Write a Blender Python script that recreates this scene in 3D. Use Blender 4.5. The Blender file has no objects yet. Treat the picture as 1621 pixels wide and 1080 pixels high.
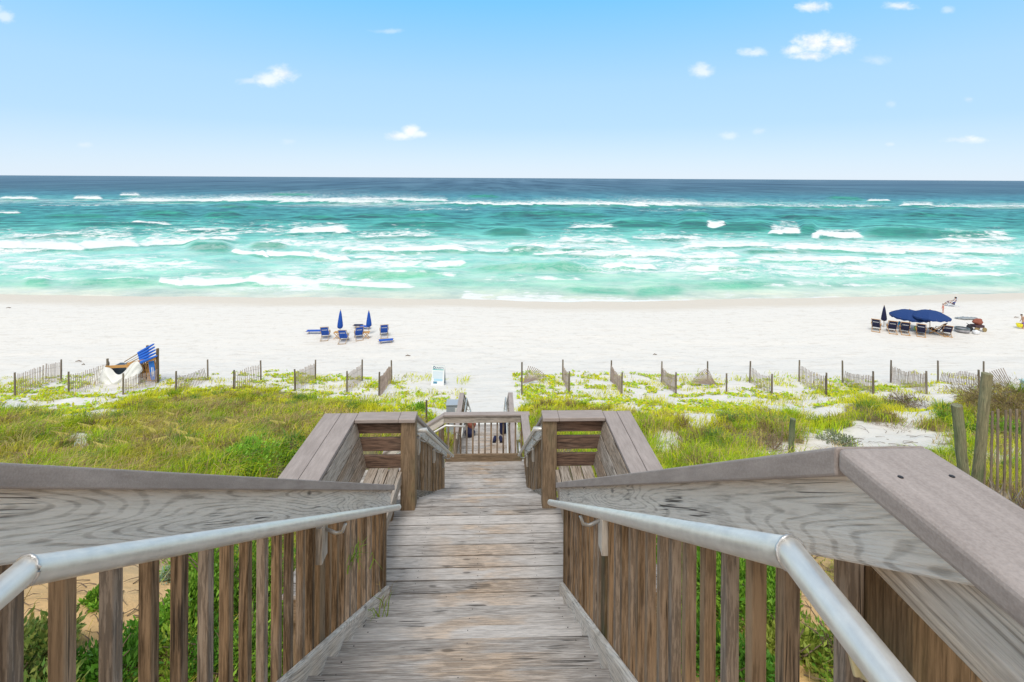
import bpy, bmesh, math, random
import numpy as np
from mathutils import Vector, Matrix
R = math.radians
rng = np.random.default_rng(7); random.seed(7)
S = bpy.context.scene
COL = S.collection
# ---------------------------------------------------------------- camera
F_PX, W_PX, H_PX = 800.0, 1621.0, 1080.0
CX, CY = 810.5, 282.0
YAW, ROLL, EYE = R(1.8), R(0.31), 12.0
Fw = Vector((math.sin(YAW), math.cos(YAW), 0))
Rt0 = Vector((math.cos(YAW), -math.sin(YAW), 0)); Up0 = Vector((0, 0, 1))
Rt = Rt0*math.cos(ROLL) + Up0*math.sin(ROLL)
Up = Up0*math.cos(ROLL) - Rt0*math.sin(ROLL)
cam = bpy.data.cameras.new('camera'); co = bpy.data.objects.new('camera', cam); COL.objects.link(co)
M = Matrix((Rt, Up, -Fw)).transposed().to_4x4(); M.translation = Vector((0, 0, EYE))
co.matrix_world = M
cam.sensor_width = 36; cam.sensor_fit = 'HORIZONTAL'; cam.lens = 36*F_PX/W_PX
cam.shift_x = 0; cam.shift_y = -(H_PX/2-CY)/W_PX
cam.clip_start = 0.05; cam.clip_end = 200000
S.camera = co
# ---------------------------------------------------------------- light
SUN_EL, SUN_AZ = R(60), R(192)      # azimuth clockwise from +y (seaward)
S.view_settings.view_transform = 'Standard'; S.view_settings.look = 'None'
S.view_settings.exposure = 0.38; S.view_settings.gamma = 1
sun = bpy.data.lights.new('sun', 'SUN'); so = bpy.data.objects.new('sun', sun); COL.objects.link(so)
sun.energy = 1.75; sun.angle = R(22); sun.color = (1, .965, .91)
sd = Vector((math.sin(SUN_AZ)*math.cos(SUN_EL), math.cos(SUN_AZ)*math.cos(SUN_EL), math.sin(SUN_EL)))
so.rotation_euler = sd.to_track_quat('Z', 'Y').to_euler(); so.location = (0, -5, 30)

class NT:
    """tiny node-tree helper"""
    def __init__(s, tree): s.t = tree; s.n = tree.nodes; s.l = tree.links; s.n.clear()
    def node(s, typ, **kw):
        nd = s.n.new(typ)
        for k, v in kw.items(): setattr(nd, k, v)
        return nd
    def link(s, a, b): s.l.new(a, b)
    def put(s, sock, v):
        if hasattr(v, 'is_output') or isinstance(v, bpy.types.NodeSocket): s.l.new(v, sock)
        elif v is not None: sock.default_value = v
    def math(s, op, a, b=None, c=None, clamp=False):
        nd = s.node('ShaderNodeMath', operation=op); nd.use_clamp = clamp
        s.put(nd.inputs[0], a)
        if b is not None: s.put(nd.inputs[1], b)
        if c is not None: s.put(nd.inputs[2], c)
        return nd.outputs[0]
    def vmath(s, op, a, b=None):
        nd = s.node('ShaderNodeVectorMath', operation=op); s.put(nd.inputs[0], a)
        if b is not None: s.put(nd.inputs[1], b)
        return nd.outputs[0]
    def noise(s, vec, scale=1, detail=3, rough=.5, dist=0.0):
        nd = s.node('ShaderNodeTexNoise'); s.put(nd.inputs['Vector'], vec)
        nd.inputs['Scale'].default_value = scale; nd.inputs['Detail'].default_value = detail
        nd.inputs['Roughness'].default_value = rough; nd.inputs['Distortion'].default_value = dist
        return nd.outputs[0]
    def ramp(s, fac, stops, interp='LINEAR'):
        nd = s.node('ShaderNodeValToRGB'); s.put(nd.inputs[0], fac); cr = nd.color_ramp; cr.interpolation = interp
        while len(cr.elements) < len(stops): cr.elements.new(.5)
        for e, (p, c) in zip(cr.elements, stops):
            e.position = p; e.color = (c[0], c[1], c[2], 1) if not isinstance(c, (int, float)) else (c, c, c, 1)
        return nd.outputs[0]
    def mix(s, fac, a, b, typ='MIX'):
        nd = s.node('ShaderNodeMix', data_type='RGBA', blend_type=typ)
        s.put(nd.inputs[0], fac)
        for i, v in ((6, a), (7, b)):
            if isinstance(v, tuple): v = (v[0], v[1], v[2], 1)
            s.put(nd.inputs[i], v)
        return nd.outputs[2]
    def attr(s, name, out='Fac'):
        nd = s.node('ShaderNodeAttribute', attribute_name=name); return nd.outputs[out]
    def step(s, v, a, b):
        nd = s.node('ShaderNodeMapRange', interpolation_type='SMOOTHSTEP'); s.put(nd.inputs[0], v)
        nd.inputs[1].default_value = a; nd.inputs[2].default_value = b
        return nd.outputs[0]
    def bump(s, h, strength=.3, dist=.01, normal=None):
        nd = s.node('ShaderNodeBump'); s.put(nd.inputs['Height'], h)
        nd.inputs['Strength'].default_value = strength; nd.inputs['Distance'].default_value = dist
        if normal is not None: s.put(nd.inputs['Normal'], normal)
        return nd.outputs[0]

def lin(r, g, b):
    f = lambda c: (c/255/12.92) if c/255 <= .04045 else ((c/255+.055)/1.055)**2.4
    return (f(r), f(g), f(b))

# world: nishita sky, with small fair-weather clouds far off in it
w = bpy.data.worlds.new('World'); S.world = w; w.use_nodes = True
n = NT(w.node_tree)
sky = n.node('ShaderNodeTexSky', sky_type='NISHITA'); sky.sun_disc = False
sky.sun_elevation = SUN_EL; sky.sun_rotation = SUN_AZ
sky.air_density = 1.0; sky.dust_density = 0.3; sky.ozone_density = 1.0; sky.altitude = 0
tc = n.node('ShaderNodeTexCoord')
sep = n.node('ShaderNodeSeparateXYZ'); n.link(tc.outputs['Generated'], sep.inputs[0])
yy = n.math('MAXIMUM', sep.outputs[1], .02)
su = n.math('DIVIDE', sep.outputs[0], yy); sv = n.math('DIVIDE', sep.outputs[2], yy)
cv = n.node('ShaderNodeCombineXYZ'); n.put(cv.inputs[0], su); n.put(cv.inputs[1], n.math('MULTIPLY', sv, 1.5))
nz = n.noise(cv.outputs[0], 26, 6, .6, .2)
nz2 = n.noise(cv.outputs[0], 90, 4, .6)
nzz = n.math('ADD', n.math('MULTIPLY', n.math('SUBTRACT', nz, .5), 1.7), n.math('MULTIPLY', n.math('SUBTRACT', nz2, .5), .28))
# tangent-plane places and sizes of the clouds (right, up, half width, half height, density)
def cl(u, v, a, b, s): return ((u-785)/800, (282-v)/800, a/800, b/800, s)
CL = [cl(8, 28, 18, 14, .5), cl(28, 38, 16, 9, .5), cl(452, 122, 22, 14, .8), cl(428, 130, 27, 11, .75), cl(400, 133, 20, 6, .45), cl(650, 208, 15, 10, .85), cl(630, 217, 22, 7, .8), cl(663, 214, 15, 6, .7), cl(615, 52, 24, 4, .3),
      cl(1298, 60, 32, 17, 1.0), cl(1338, 63, 30, 14, 1.0), cl(1264, 73, 24, 8, .8), cl(1290, 82, 30, 8, .9), cl(1198, 78, 26, 7, .6), cl(1114, 108, 20, 12, .65),
      cl(1398, 88, 22, 8, .28), cl(1296, 3, 28, 9, .9), cl(1440, 0, 26, 7, .8), cl(1520, 4, 12, 6, .35), cl(1554, 150, 10, 5, .35),
      cl(1552, 216, 38, 5, .5), cl(1558, 214, 14, 5, .7), cl(1160, 212, 16, 7, .35), cl(1208, 205, 11, 6, .3), cl(1424, 158, 9, 6, .2),
      cl(1422, 224, 9, 4, .3), cl(460, 228, 13, 5, .25), cl(150, 234, 13, 5, .28)]
acc = None
for (a, b, ra, rb, st) in CL:
    dx = n.math('DIVIDE', n.math('SUBTRACT', su, a), ra*1.25); dy = n.math('DIVIDE', n.math('SUBTRACT', sv, b), rb*1.3)
    dd = n.math('SQRT', n.math('ADD', n.math('MULTIPLY', dx, dx), n.math('MULTIPLY', dy, dy)))
    m = n.step(n.math('SUBTRACT', n.math('ADD', nzz, 1.0), dd), -.05, .95)
    m = n.math('MULTIPLY', m, n.step(dd, 1.8, .9)); m = n.math('MULTIPLY', m, st)
    acc = m if acc is None else n.math('MAXIMUM', acc, m)
acc = n.math('MULTIPLY', n.math('MINIMUM', acc, 1.0), n.math('GREATER_THAN', sep.outputs[1], .1))
skr = n.ramp(n.math('MAXIMUM', sep.outputs[2], 0.0), [(0, (6.6, 7.7, 8.9)), (.035, (5.9, 7.4, 8.9)), (.10, (4.4, 6.7, 9.1)), (.18, (3.9, 6.5, 9.3)), (.33, (1.9, 5.6, 9.4)), (.50, (4.6, 5.6, 6.6)), (1.0, (5.6, 5.8, 6.0))])
bk = n.step(sep.outputs[1], .15, -.35)   # bright fill added to the unseen sky behind the viewer
skr = n.mix(bk, skr, (8.0, 7.8, 7.4))
skr = n.mix(n.step(sep.outputs[2], -.02, -.10), skr, (4.2, 4.1, 3.9))
skc = n.mix(.88, sky.outputs[0], skr)
fin = n.mix(n.math('MULTIPLY', acc, .9), skc, n.mix(n.step(nz, .35, .6), (8.3, 8.4, 8.9), (9.6, 9.5, 9.5)))
bg = n.node('ShaderNodeBackground'); n.link(fin, bg.inputs[0]); bg.inputs[1].default_value = .09
wo = n.node('ShaderNodeOutputWorld'); n.link(bg.outputs[0], wo.inputs[0])

# ---------------------------------------------------------------- helpers
def ray(u, v):
    a = (u-CX)/F_PX; b = -(v-CY)/F_PX
    return (Fw + Rt*a + Up*b)
def at(u, v, y):
    """world point seen at pixel (u,v) at distance y along the walk"""
    d = ray(u, v); t = y/d.y
    return Vector((0, 0, EYE)) + d*t
def proj(x, y, z):
    """vectorised world -> photo pixels (planning only)"""
    z = z-EYE
    a = x*Rt[0]+y*Rt[1]+z*Rt[2]; b = x*Up[0]+y*Up[1]+z*Up[2]; c = x*Fw[0]+y*Fw[1]
    return CX+F_PX*a/c, CY-F_PX*b/c

def setattrs(o, label=None, cat=None, group=None, kind=None):
    if label: o['label'] = label
    if cat: o['category'] = cat
    if group: o['group'] = group
    if kind: o['kind'] = kind
    return o
def thing(name, label, cat, loc=(0, 0, 0), rz=0, group=None):
    o = bpy.data.objects.new(name, None); COL.objects.link(o)
    o.location = loc; o.rotation_euler = (0, 0, rz); o.empty_display_size = .2
    return setattrs(o, label, cat, group)
def copy_tree(o, parent=None):
    c = o.copy(); COL.objects.link(c)
    if parent is not None: c.parent = parent
    for ch in list(o.children): copy_tree(ch, c)
    return c

class MB:
    """collects solids into one mesh; stores grain coordinates per vertex"""
    def __init__(s): s.v = []; s.f = []; s.g = []; s.r = []; s.m = []; s.mi = 0
    def add(s, vs, fs, gc, rnd=None):
        b = len(s.v); rnd = random.random() if rnd is None else rnd
        off = (rnd*91.7, rnd*57.3, rnd*23.1)
        s.v += [tuple(v) for v in vs]; s.f += [tuple(i+b for i in f) for f in fs]
        s.g += [(g[0]+off[0], g[1]+off[1], g[2]+off[2]) for g in gc]; s.r += [rnd]*len(vs); s.m += [s.mi]*len(fs)
    BF = [(0, 3, 2, 1), (4, 5, 6, 7), (0, 1, 5, 4), (1, 2, 6, 5), (2, 3, 7, 6), (3, 0, 4, 7)]
    def box(s, x0, x1, y0, y1, z0, z1, axis='x', rnd=None):
        vs = [(x0, y0, z0), (x1, y0, z0), (x1, y1, z0), (x0, y1, z0), (x0, y0, z1), (x1, y0, z1), (x1, y1, z1), (x0, y1, z1)]
        o = {'x': (0, 1, 2), 'y': (1, 0, 2), 'z': (2, 0, 1)}[axis]
        s.add(vs, s.BF, [(v[o[0]], v[o[1]], v[o[2]]) for v in vs], rnd)
    def prism_x(s, poly, x0, x1, rnd=None):
        """polygon in (y,z), extruded along x; grain runs along the first edge"""
        a, b = Vector(poly[0]), Vector(poly[1]); t = (b-a).normalized(); nn = Vector((-t.y, t.x)); k = len(poly)
        vs = [(x0, p[0], p[1]) for p in poly]+[(x1, p[0], p[1]) for p in poly]
        g = [(Vector(p).dot(t), Vector(p).dot(nn), x) for x in (x0, x1) for p in poly]
        fs = [tuple(range(k)), tuple(range(2*k-1, k-1, -1))]+[(i, i+k, (i+1) % k+k, (i+1) % k) for i in range(k)]
        s.add(vs, fs, g, rnd)
    def prism_y(s, poly, y0, y1, rnd=None):
        a, b = Vector(poly[0]), Vector(poly[1]); t = (b-a).normalized(); nn = Vector((-t.y, t.x)); k = len(poly)
        vs = [(p[0], y0, p[1]) for p in poly]+[(p[0], y1, p[1]) for p in poly]
        g = [(Vector(p).dot(t), Vector(p).dot(nn), y) for y in (y0, y1) for p in poly]
        fs = [tuple(range(k)), tuple(range(2*k-1, k-1, -1))]+[(i, i+k, (i+1) % k+k, (i+1) % k) for i in range(k)]
        s.add(vs, fs, g, rnd)
    def bar(s, p, q, w, t, up=(0, 0, 1), rnd=None, taper=1):
        p, q = Vector(p), Vector(q); d = (q-p); L = d.length; d.normalize(); up = Vector(up)
        sx = d.cross(up)
        if sx.length < 1e-4: sx = d.cross(Vector((0, 1, 0)))
        sx.normalize(); uz = sx.cross(d)
        vs = []; g = []
        for e, c in ((0, p), (1, q)):
            k = 1 if e == 0 else taper
            for a, b in ((-1, -1), (1, -1), (1, 1), (-1, 1)):
                vs.append(c+sx*a*w/2*k+uz*b*t/2*k); g.append((e*L, a*w/2, b*t/2))
        s.add(vs, s.BF, g, rnd)
    def tube(s, pts, r, seg=10, rnd=None, caps=True):
        pts = [Vector(p) for p in pts]; rs = r if isinstance(r, (list, tuple)) else [r]*len(pts)
        vs = []; g = []; L = 0; ref = Vector((0, 0, 1))
        for i, p in enumerate(pts):
            t = (pts[min(i+1, len(pts)-1)]-pts[max(i-1, 0)]).normalized()
            if abs(t.dot(ref)) > .97: rf = Vector((0, 1, 0))
            else: rf = ref
            a = t.cross(rf).normalized(); b = a.cross(t)
            if i: L += (p-pts[i-1]).length
            # mitre scale
            k = 1
            if 0 < i < len(pts)-1:
                c = (p-pts[i-1]).normalized().dot(t); k = 1/max(c, .6)
            for j in range(seg):
                an = 2*math.pi*j/seg
                vs.append(p+a*math.cos(an)*rs[i]+b*math.sin(an)*rs[i]*k); g.append((L, math.cos(an)*rs[i], math.sin(an)*rs[i]))
        fs = []
        for i in range(len(pts)-1):
            for j in range(seg):
                j2 = (j+1) % seg; fs.append((i*seg+j, i*seg+j2, (i+1)*seg+j2, (i+1)*seg+j))
        if caps: fs += [tuple(range(seg))[::-1], tuple((len(pts)-1)*seg+j for j in range(seg))]
        s.add(vs, fs, g, rnd)
    def lathe(s, prof, c, seg=16, rnd=None):
        vs = []; g = []
        for (r, z) in prof:
            for j in range(seg):
                a = 2*math.pi*j/seg; vs.append((c[0]+r*math.cos(a), c[1]+r*math.sin(a), c[2]+z)); g.append((z, r*math.cos(a), r*math.sin(a)))
        fs = [(i*seg+j, i*seg+(j+1) % seg, (i+1)*seg+(j+1) % seg, (i+1)*seg+j) for i in range(len(prof)-1) for j in range(seg)]
        fs += [tuple(range(seg))[::-1], tuple((len(prof)-1)*seg+j for j in range(seg))]
        s.add(vs, fs, g, rnd)
    def build(s, name, mat, parent=None, bevel=0, smooth=False, seg=2):
        me = bpy.data.meshes.new(name); me.from_pydata(s.v, [], s.f); me.update()
        for m_ in (mat if isinstance(mat, list) else [mat]): me.materials.append(m_)
        if isinstance(mat, list): me.polygons.foreach_set('material_index', s.m)
        a = me.attributes.new('gc', 'FLOAT_VECTOR', 'POINT'); a.data.foreach_set('vector', np.array(s.g, 'f').ravel())
        a = me.attributes.new('rnd', 'FLOAT', 'POINT'); a.data.foreach_set('value', np.array(s.r, 'f'))
        if smooth: me.polygons.foreach_set('use_smooth', [True]*len(me.polygons))
        bm = bmesh.new(); bm.from_mesh(me); bmesh.ops.recalc_face_normals(bm, faces=bm.faces); bm.to_mesh(me); bm.free()
        o = bpy.data.objects.new(name, me); COL.objects.link(o)
        if parent is not None: o.parent = parent; o.location = -parent.location if parent.type == 'EMPTY' and getattr(s, 'world', False) else (0, 0, 0)
        if bevel:
            b = o.modifiers.new('bevel', 'BEVEL'); b.width = bevel; b.segments = seg; b.limit_method = 'ANGLE'; b.angle_limit = R(40); b.harden_normals = False
        if smooth and bevel == 0: pass
        return o
def WMB():
    m = MB(); m.world = True; return m

def npmesh(name, V, Fq, mat, attrs=None, smooth=False, Ft=None):
    """fast mesh from numpy arrays: quads Fq (n,4), optional tris Ft"""
    me = bpy.data.meshes.new(name)
    nq = 0 if Fq is None else len(Fq); nt = 0 if Ft is None else len(Ft)
    me.vertices.add(len(V)); me.vertices.foreach_set('co', V.astype('f').ravel())
    idx = []
    if nq: idx.append(Fq.ravel())
    if nt: idx.append(Ft.ravel())
    idx = np.concatenate(idx).astype('i'); me.loops.add(len(idx)); me.loops.foreach_set('vertex_index', idx)
    me.polygons.add(nq+nt)
    st = np.concatenate([np.arange(nq)*4, nq*4+np.arange(nt)*3]).astype('i')
    me.polygons.foreach_set('loop_start', st)
    me.update(calc_edges=True); me.validate()
    if smooth: me.polygons.foreach_set('use_smooth', [True]*len(me.polygons))
    for k, a in (attrs or {}).items():
        if a.ndim == 1:
            at_ = me.attributes.new(k, 'FLOAT', 'POINT'); at_.data.foreach_set('value', a.astype('f'))
        else:
            at_ = me.attributes.new(k, 'FLOAT_COLOR', 'POINT')
            at_.data.foreach_set('color', np.concatenate([a, np.ones((len(a), 1))], 1).astype('f').ravel())
    me.materials.append(mat)
    o = bpy.data.objects.new(name, me); COL.objects.link(o); return o

def vnoise(x, y, seed=0):
    xi = np.floor(x).astype(np.int64); yi = np.floor(y).astype(np.int64); fx = x-xi; fy = y-yi
    fx = fx*fx*fx*(fx*(fx*6-15)+10); fy = fy*fy*fy*(fy*(fy*6-15)+10)
    def h(a, b):
        k = (a*374761393+b*668265263+seed*974634777) & 0xffffffff
        k = ((k ^ (k >> 13))*1274126177) & 0xffffffff
        return ((k ^ (k >> 16)) & 0xffff)/65535.0
    return (h(xi, yi)*(1-fx)+h(xi+1, yi)*fx)*(1-fy)+(h(xi, yi+1)*(1-fx)+h(xi+1, yi+1)*fx)*fy
def fbm(x, y, seed=0, o=4, g=.5):
    s = 0; a = 1; t = 0
    for i in range(o):
        s = s+a*vnoise(x*2**i+i*17.3, y*2**i+i*9.1, seed+i); t += a; a *= g
    return s/t
def sstep(x, a, b):
    t = np.clip((x-a)/(b-a), 0, 1); return t*t*(3-2*t)

# ---------------------------------------------------------------- materials
def newmat(name):
    m = bpy.data.materials.new(name); m.use_nodes = True; n = NT(m.node_tree)
    out = n.node('ShaderNodeOutputMaterial'); p = n.node('ShaderNodeBsdfPrincipled'); n.link(p.outputs[0], out.inputs[0])
    return m, n, p, out
def simple(name, col, rough=.6, metal=0, var=.12, scale=12, spec=.4):
    m, n, p, _ = newmat(name)
    tc = n.node('ShaderNodeTexCoord'); nz = n.noise(tc.outputs['Object'], scale, 4, .6)
    f = n.math('ADD', n.math('MULTIPLY', n.math('SUBTRACT', nz, .5), var*2), 1.0)
    cx = n.node('ShaderNodeCombineXYZ')
    for i in range(3): n.put(cx.inputs[i], f)
    n.link(n.mix(1, tuple(col), cx.outputs[0], 'MULTIPLY'), p.inputs['Base Color'])
    p.inputs['Roughness'].default_value = rough; p.inputs['Metallic'].default_value = metal; p.inputs['Specular IOR Level'].default_value = spec
    n.link(n.bump(nz, .15, .01), p.inputs['Normal'])
    return m

def wood(name, light, dark, tan, tanamt=.3, rings=30, grain=1.0, cracks=True, brown=None, bump=.35, green=0, worn=0.0, lane=False):
    m, n, p, _ = newmat(name)
    g = n.attr('gc', 'Vector'); oi = n.node('ShaderNodeObjectInfo')
    off = n.node('ShaderNodeCombineXYZ')
    for i, k in enumerate((53.0, 31.0, 17.0)): n.put(off.inputs[i], n.math('MULTIPLY', oi.outputs['Random'], k))
    v = n.vmath('ADD', g, off.outputs[0])
    def sc(a, b): return n.vmath('MULTIPLY', v, (a, b, b))
    # cathedral grain: contour lines of a stretched noise, knots where it peaks
    base = n.noise(sc(.42, 6.0), 1, 2.0, .4, .2)
    ph = n.math('ADD', n.math('MULTIPLY', base, rings*7.5), n.math('MULTIPLY', n.noise(sc(5, 30), 1, 3, .6), 2.6))
    ringl = n.step(n.math('SINE', ph), -1.0, -.25)
    fine = n.step(n.noise(sc(7, 150), 1, 4, .65), .36, .64)
    fib = n.step(n.noise(sc(7, 85), 1, 5, .7), .36, .66)
    blot = n.noise(sc(1.6, 10), 1, 5, .65)
    big = n.noise(sc(.7, 1.5), 1, 2, .5)
    t = n.math('ADD', n.math('MULTIPLY', ringl, .26*grain), n.math('MULTIPLY', fine, .24))
    t = n.math('ADD', t, n.math('ADD', n.math('MULTIPLY', fib, .24), .07+.16*(1-grain))); t = n.math('ADD', t, n.math('MULTIPLY', n.math('SUBTRACT', blot, .5), .38))
    rn = n.math('ADD', n.attr('rnd'), oi.outputs['Random'])
    t = n.math('ADD', t, n.math('MULTIPLY', n.math('SUBTRACT', n.math('FRACT', n.math('MULTIPLY', rn, 7.31)), .5), .36))
    c = n.mix(n.step(t, .02, .86), tuple(dark), tuple(light))
    tn = n.step(n.math('ADD', n.noise(sc(1.2, 4), 1, 3, .55), n.math('MULTIPLY', n.math('FRACT', n.math('MULTIPLY', rn, 3.7)), .22)), .52, .74)
    if lane:      # feet have worn the middle of the walk back to fresh wood
        gp = n.node('ShaderNodeSeparateXYZ'); n.link(n.node('ShaderNodeNewGeometry').outputs['Position'], gp.inputs[0])
        tn = n.math('MULTIPLY', n.step(n.math('ADD', tn, .0), .1, .8), n.step(n.math('ABSOLUTE', n.math('ADD', gp.outputs[0], .14)), .62, .12))
    c = n.mix(n.math('MULTIPLY', tn, tanamt), c, n.mix(n.step(fib, .3, .7), tuple(x*.55 for x in tan), tuple(tan)))
    if worn:      # pale scuffs
        wn = n.step(n.noise(sc(3, 22), 1, 6, .7), .62, .72); c = n.mix(n.math('MULTIPLY', wn, worn), c, (.62, .6, .57))
    if green:
        gn = n.step(n.noise(sc(2, 3), 1, 4, .6), .5, .7); c = n.mix(n.math('MULTIPLY', gn, green), c, (.09, .15, .07))
    h = n.math('ADD', n.math('MULTIPLY', fine, .6), n.math('ADD', n.math('MULTIPLY', ringl, .35), n.math('MULTIPLY', fib, .5)))
    if cracks:
        cn = n.noise(sc(.8, 62), 1, 2, .5, 0)
        gate = n.step(n.noise(sc(2.6, 9), 1, 2), .57, .63)
        ck = n.math('MULTIPLY', n.step(n.math('ABSOLUTE', n.math('SUBTRACT', cn, .5)), .022, .006), gate)
        # knots
        vo = n.node('ShaderNodeTexVoronoi', feature='F1'); n.put(vo.inputs['Vector'], sc(2.2, 7.0)); vo.inputs['Scale'].default_value = 1
        kn = n.step(vo.outputs['Distance'], .11, .05)
        ck2 = n.math('MAXIMUM', ck, n.math('MULTIPLY', kn, .7))
        c = n.mix(n.math('MULTIPLY', ck2, .85), c, (.03, .025, .02))
        h = n.math('SUBTRACT', h, n.math('MULTIPLY', ck, 2.0))
    n.link(c, p.inputs['Base Color']); p.inputs['Roughness'].default_value = .85; p.inputs['Specular IOR Level'].default_value = .25
    n.link(n.bump(h, bump, .004), p.inputs['Normal'])
    return m

M_FASCIA = wood('weathered_grey_wood', (.80, .75, .69), (.30, .265, .235), (.55, .44, .32), .30, rings=34, grain=1.0, bump=.5)
M_DECK = wood('walked_grey_wood', (.62, .585, .56), (.24, .215, .195), (.62, .43, .27), .5, rings=20, grain=.35, bump=.8, worn=.7, lane=True)
M_GAPSHADE = simple('gap_shade_brown', (.045, .035, .025), .95, 0, .3, 40)  # near-black brown standing in for the shade between planks
M_BAL = wood('brown_baluster_wood', (.38, .26, .16), (.055, .034, .018), (.40, .345, .30), .65, rings=10, grain=.7, bump=.35)
M_POST = wood('brown_post_wood', (.29, .20, .12), (.07, .045, .022), (.28, .21, .15), .5, rings=10, grain=.35, bump=.35, green=.25)
M_RAIL = wood('brown_rail_wood', (.27, .17, .12), (.07, .045, .035), (.2, .16, .13), .5, rings=16, grain=.8, bump=.35)
M_BENCH = wood('bench_wood', (.50, .45, .40), (.10, .08, .06), (.36, .25, .16), .5, rings=22, grain=.9, bump=.45)
M_FPOST = wood('fence_post_wood', (.30, .25, .20), (.10, .08, .06), (.2, .17, .13), .4, rings=10, grain=.7, cracks=False)
M_SLAT = wood('fence_slat_wood', (.50, .42, .38), (.24, .19, .17), (.42, .30, .26), .4, rings=8, grain=.5, cracks=False)
M_POLE = wood('green_treated_pole', (.30, .32, .20), (.08, .10, .055), (.30, .24, .15), .5, rings=8, grain=.6, green=.65)
M_TEAK = wood('orange_teak', (.55, .30, .13), (.25, .12, .05), (.5, .3, .15), .3, rings=10, cracks=False)

def mat_cap():
    m, n, p, _ = newmat('grey_composite_cap')
    g = n.attr('gc', 'Vector')
    a = n.noise(n.vmath('MULTIPLY', g, (6, 40, 40)), 1, 5, .65); b = n.noise(g, 260, 3, .6); c = n.noise(g, 3, 3, .5)
    t = n.math('ADD', n.math('MULTIPLY', a, .6), n.math('ADD', n.math('MULTIPLY', b, .45), n.math('MULTIPLY', c, .3)))
    n.link(n.ramp(t, [(.35, (.225, .188, .172)), (.62, (.325, .278, .258)), (.9, (.45, .39, .365))]), p.inputs['Base Color'])
    p.inputs['Roughness'].default_value = .7; p.inputs['Specular IOR Level'].default_value = .3
    n.link(n.bump(t, .4, .003), p.inputs['Normal']); return m
M_CAP = mat_cap()
def mat_metal():
    m, n, p, _ = newmat('galvanised_tube')
    g = n.attr('gc', 'Vector')
    a = n.noise(n.vmath('MULTIPLY', g, (10, 90, 90)), 1, 4, .6); b = n.noise(g, 30, 4, .65)
    t = n.math('ADD', n.math('MULTIPLY', a, .5), n.math('MULTIPLY', b, .5))
    n.link(n.ramp(t, [(.3, (.60, .59, .57)), (.7, (.85, .84, .80))]), p.inputs['Base Color'])
    n.link(n.ramp(b, [(.3, .28), (.7, .5)]), p.inputs['Roughness'])
    p.inputs['Metallic'].default_value = .45
    n.link(n.bump(a, .12, .002), p.inputs['Normal']); return m
M_TUBE = mat_metal()
M_WELD = simple('weld_metal', (.6, .6, .6), .35, .8, .3, 200)
M_SCREW = simple('dark_screw', (.03, .025, .025), .5, .3)
# ================================================================ THE STAIRS AND DECKS
Z = lambda h: EYE-h
XL, XR = -.845, .525           # inner edges of the caps of the two straight railings
GAPS = []
def gap_shade(par):  # dark strips added inside the plank gaps so they read as shaded
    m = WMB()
    for (x0, x1, y0, y1, h, pw, gap) in GAPS:
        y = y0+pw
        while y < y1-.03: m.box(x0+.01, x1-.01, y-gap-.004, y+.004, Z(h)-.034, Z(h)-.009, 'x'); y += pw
    GAPS.clear(); m.build('gap_shade', M_GAPSHADE, par)
def yz(pts): return [(a, Z(b)) for a, b in pts]
def nails(mb, x0, x1, ys, z):
    mb.mi = 1; c = round((x1-x0)/.6)
    for i in range(c+1):
        x = x0+.06+(x1-x0-.12)*i/c
        for y in ys:
            r = random.uniform(.0035, .0055); xx = x+random.uniform(-.008, .008)
            mb.lathe([(r, -.003), (r, .0008)], (xx, y+random.uniform(-.006, .006), z), 7)
    mb.mi = 0
M_DK = [M_DECK, M_SCREW]
def deck(mb, x0, x1, y0, y1, h, pw=.14, gap=.013, t=.036):
    y = y0; GAPS.append((x0, x1, y0, y1, h, pw, gap))
    while y < y1-.03:
        e = min(y+pw, y1); k = random.uniform(-.002, .002)
        mb.box(x0+random.uniform(-.006, .006), x1+random.uniform(-.006, .006), y, e-gap, Z(h)-t, Z(h)+k, 'x')
        nails(mb, x0, x1, (y+.03, e-gap-.03), Z(h)+k); y += pw
def baluster_mesh(x, y, h0, h1, w=.0345):
    m = WMB(); m.box(x-w/2, x+w/2, y-w/2, y+w/2, Z(h1), Z(h0), 'z'); return m
def brackets(par, x, side, y, h, lab=None):
    """curved metal arm between tube and its standing block; side is the wall direction"""
    m = WMB(); xb = x+side*.105
    m.tube([(x, y, Z(h)-.018), (x+side*.015, y, Z(h)-.06), (x+side*.05, y+.01, Z(h)-.075), (xb, y+.01, Z(h)-.05)], .008, 8)
    b = m.build('bracket', M_WELD, par, smooth=True)
    m = WMB(); m.box(min(xb, xb+side*.035), max(xb, xb+side*.035), y-.045, y+.045, Z(h)-.20, Z(h)-.012, 'z')
    m.build('bracket_block', M_FASCIA, b, bevel=.003)

# ---- upper flight
RISE, RUN = .170, .275
stair1 = thing('stair_flight', 'upper flight of weathered grey plank steps running down from the viewer', 'stairs', (0, 2.5, Z(3.7)))
for k in range(1, 13):
    m = WMB(); y1 = 4.08-RUN*(k-1); h = 3.55-RISE*k
    for j in range(2):
        a = y1-RUN-.02+j*.148; m.box(-.955, .635, a, a+.137, Z(h)-.036, Z(h), 'x'); nails(m, -.86, .54, (a+.03, a+.107), Z(h))
    tr = m.build('tread', M_DK, stair1, bevel=.004)
    m = WMB(); a = y1-RUN-.02+.142; m.box(-.95, .63, a-.004, a+.01, Z(h)-.034, Z(h)-.009, 'x'); m.build('gap_shade', M_GAPSHADE, tr)  # shade strip added between the two tread boards
for x in (-.90, .58):
    m = WMB(); m.prism_x(yz([(4.3, 3.62), (1.0, 1.60), (1.0, 1.92), (4.3, 3.90)]), x, x+.038); m.build('stringer', M_POST, stair1)
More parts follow.
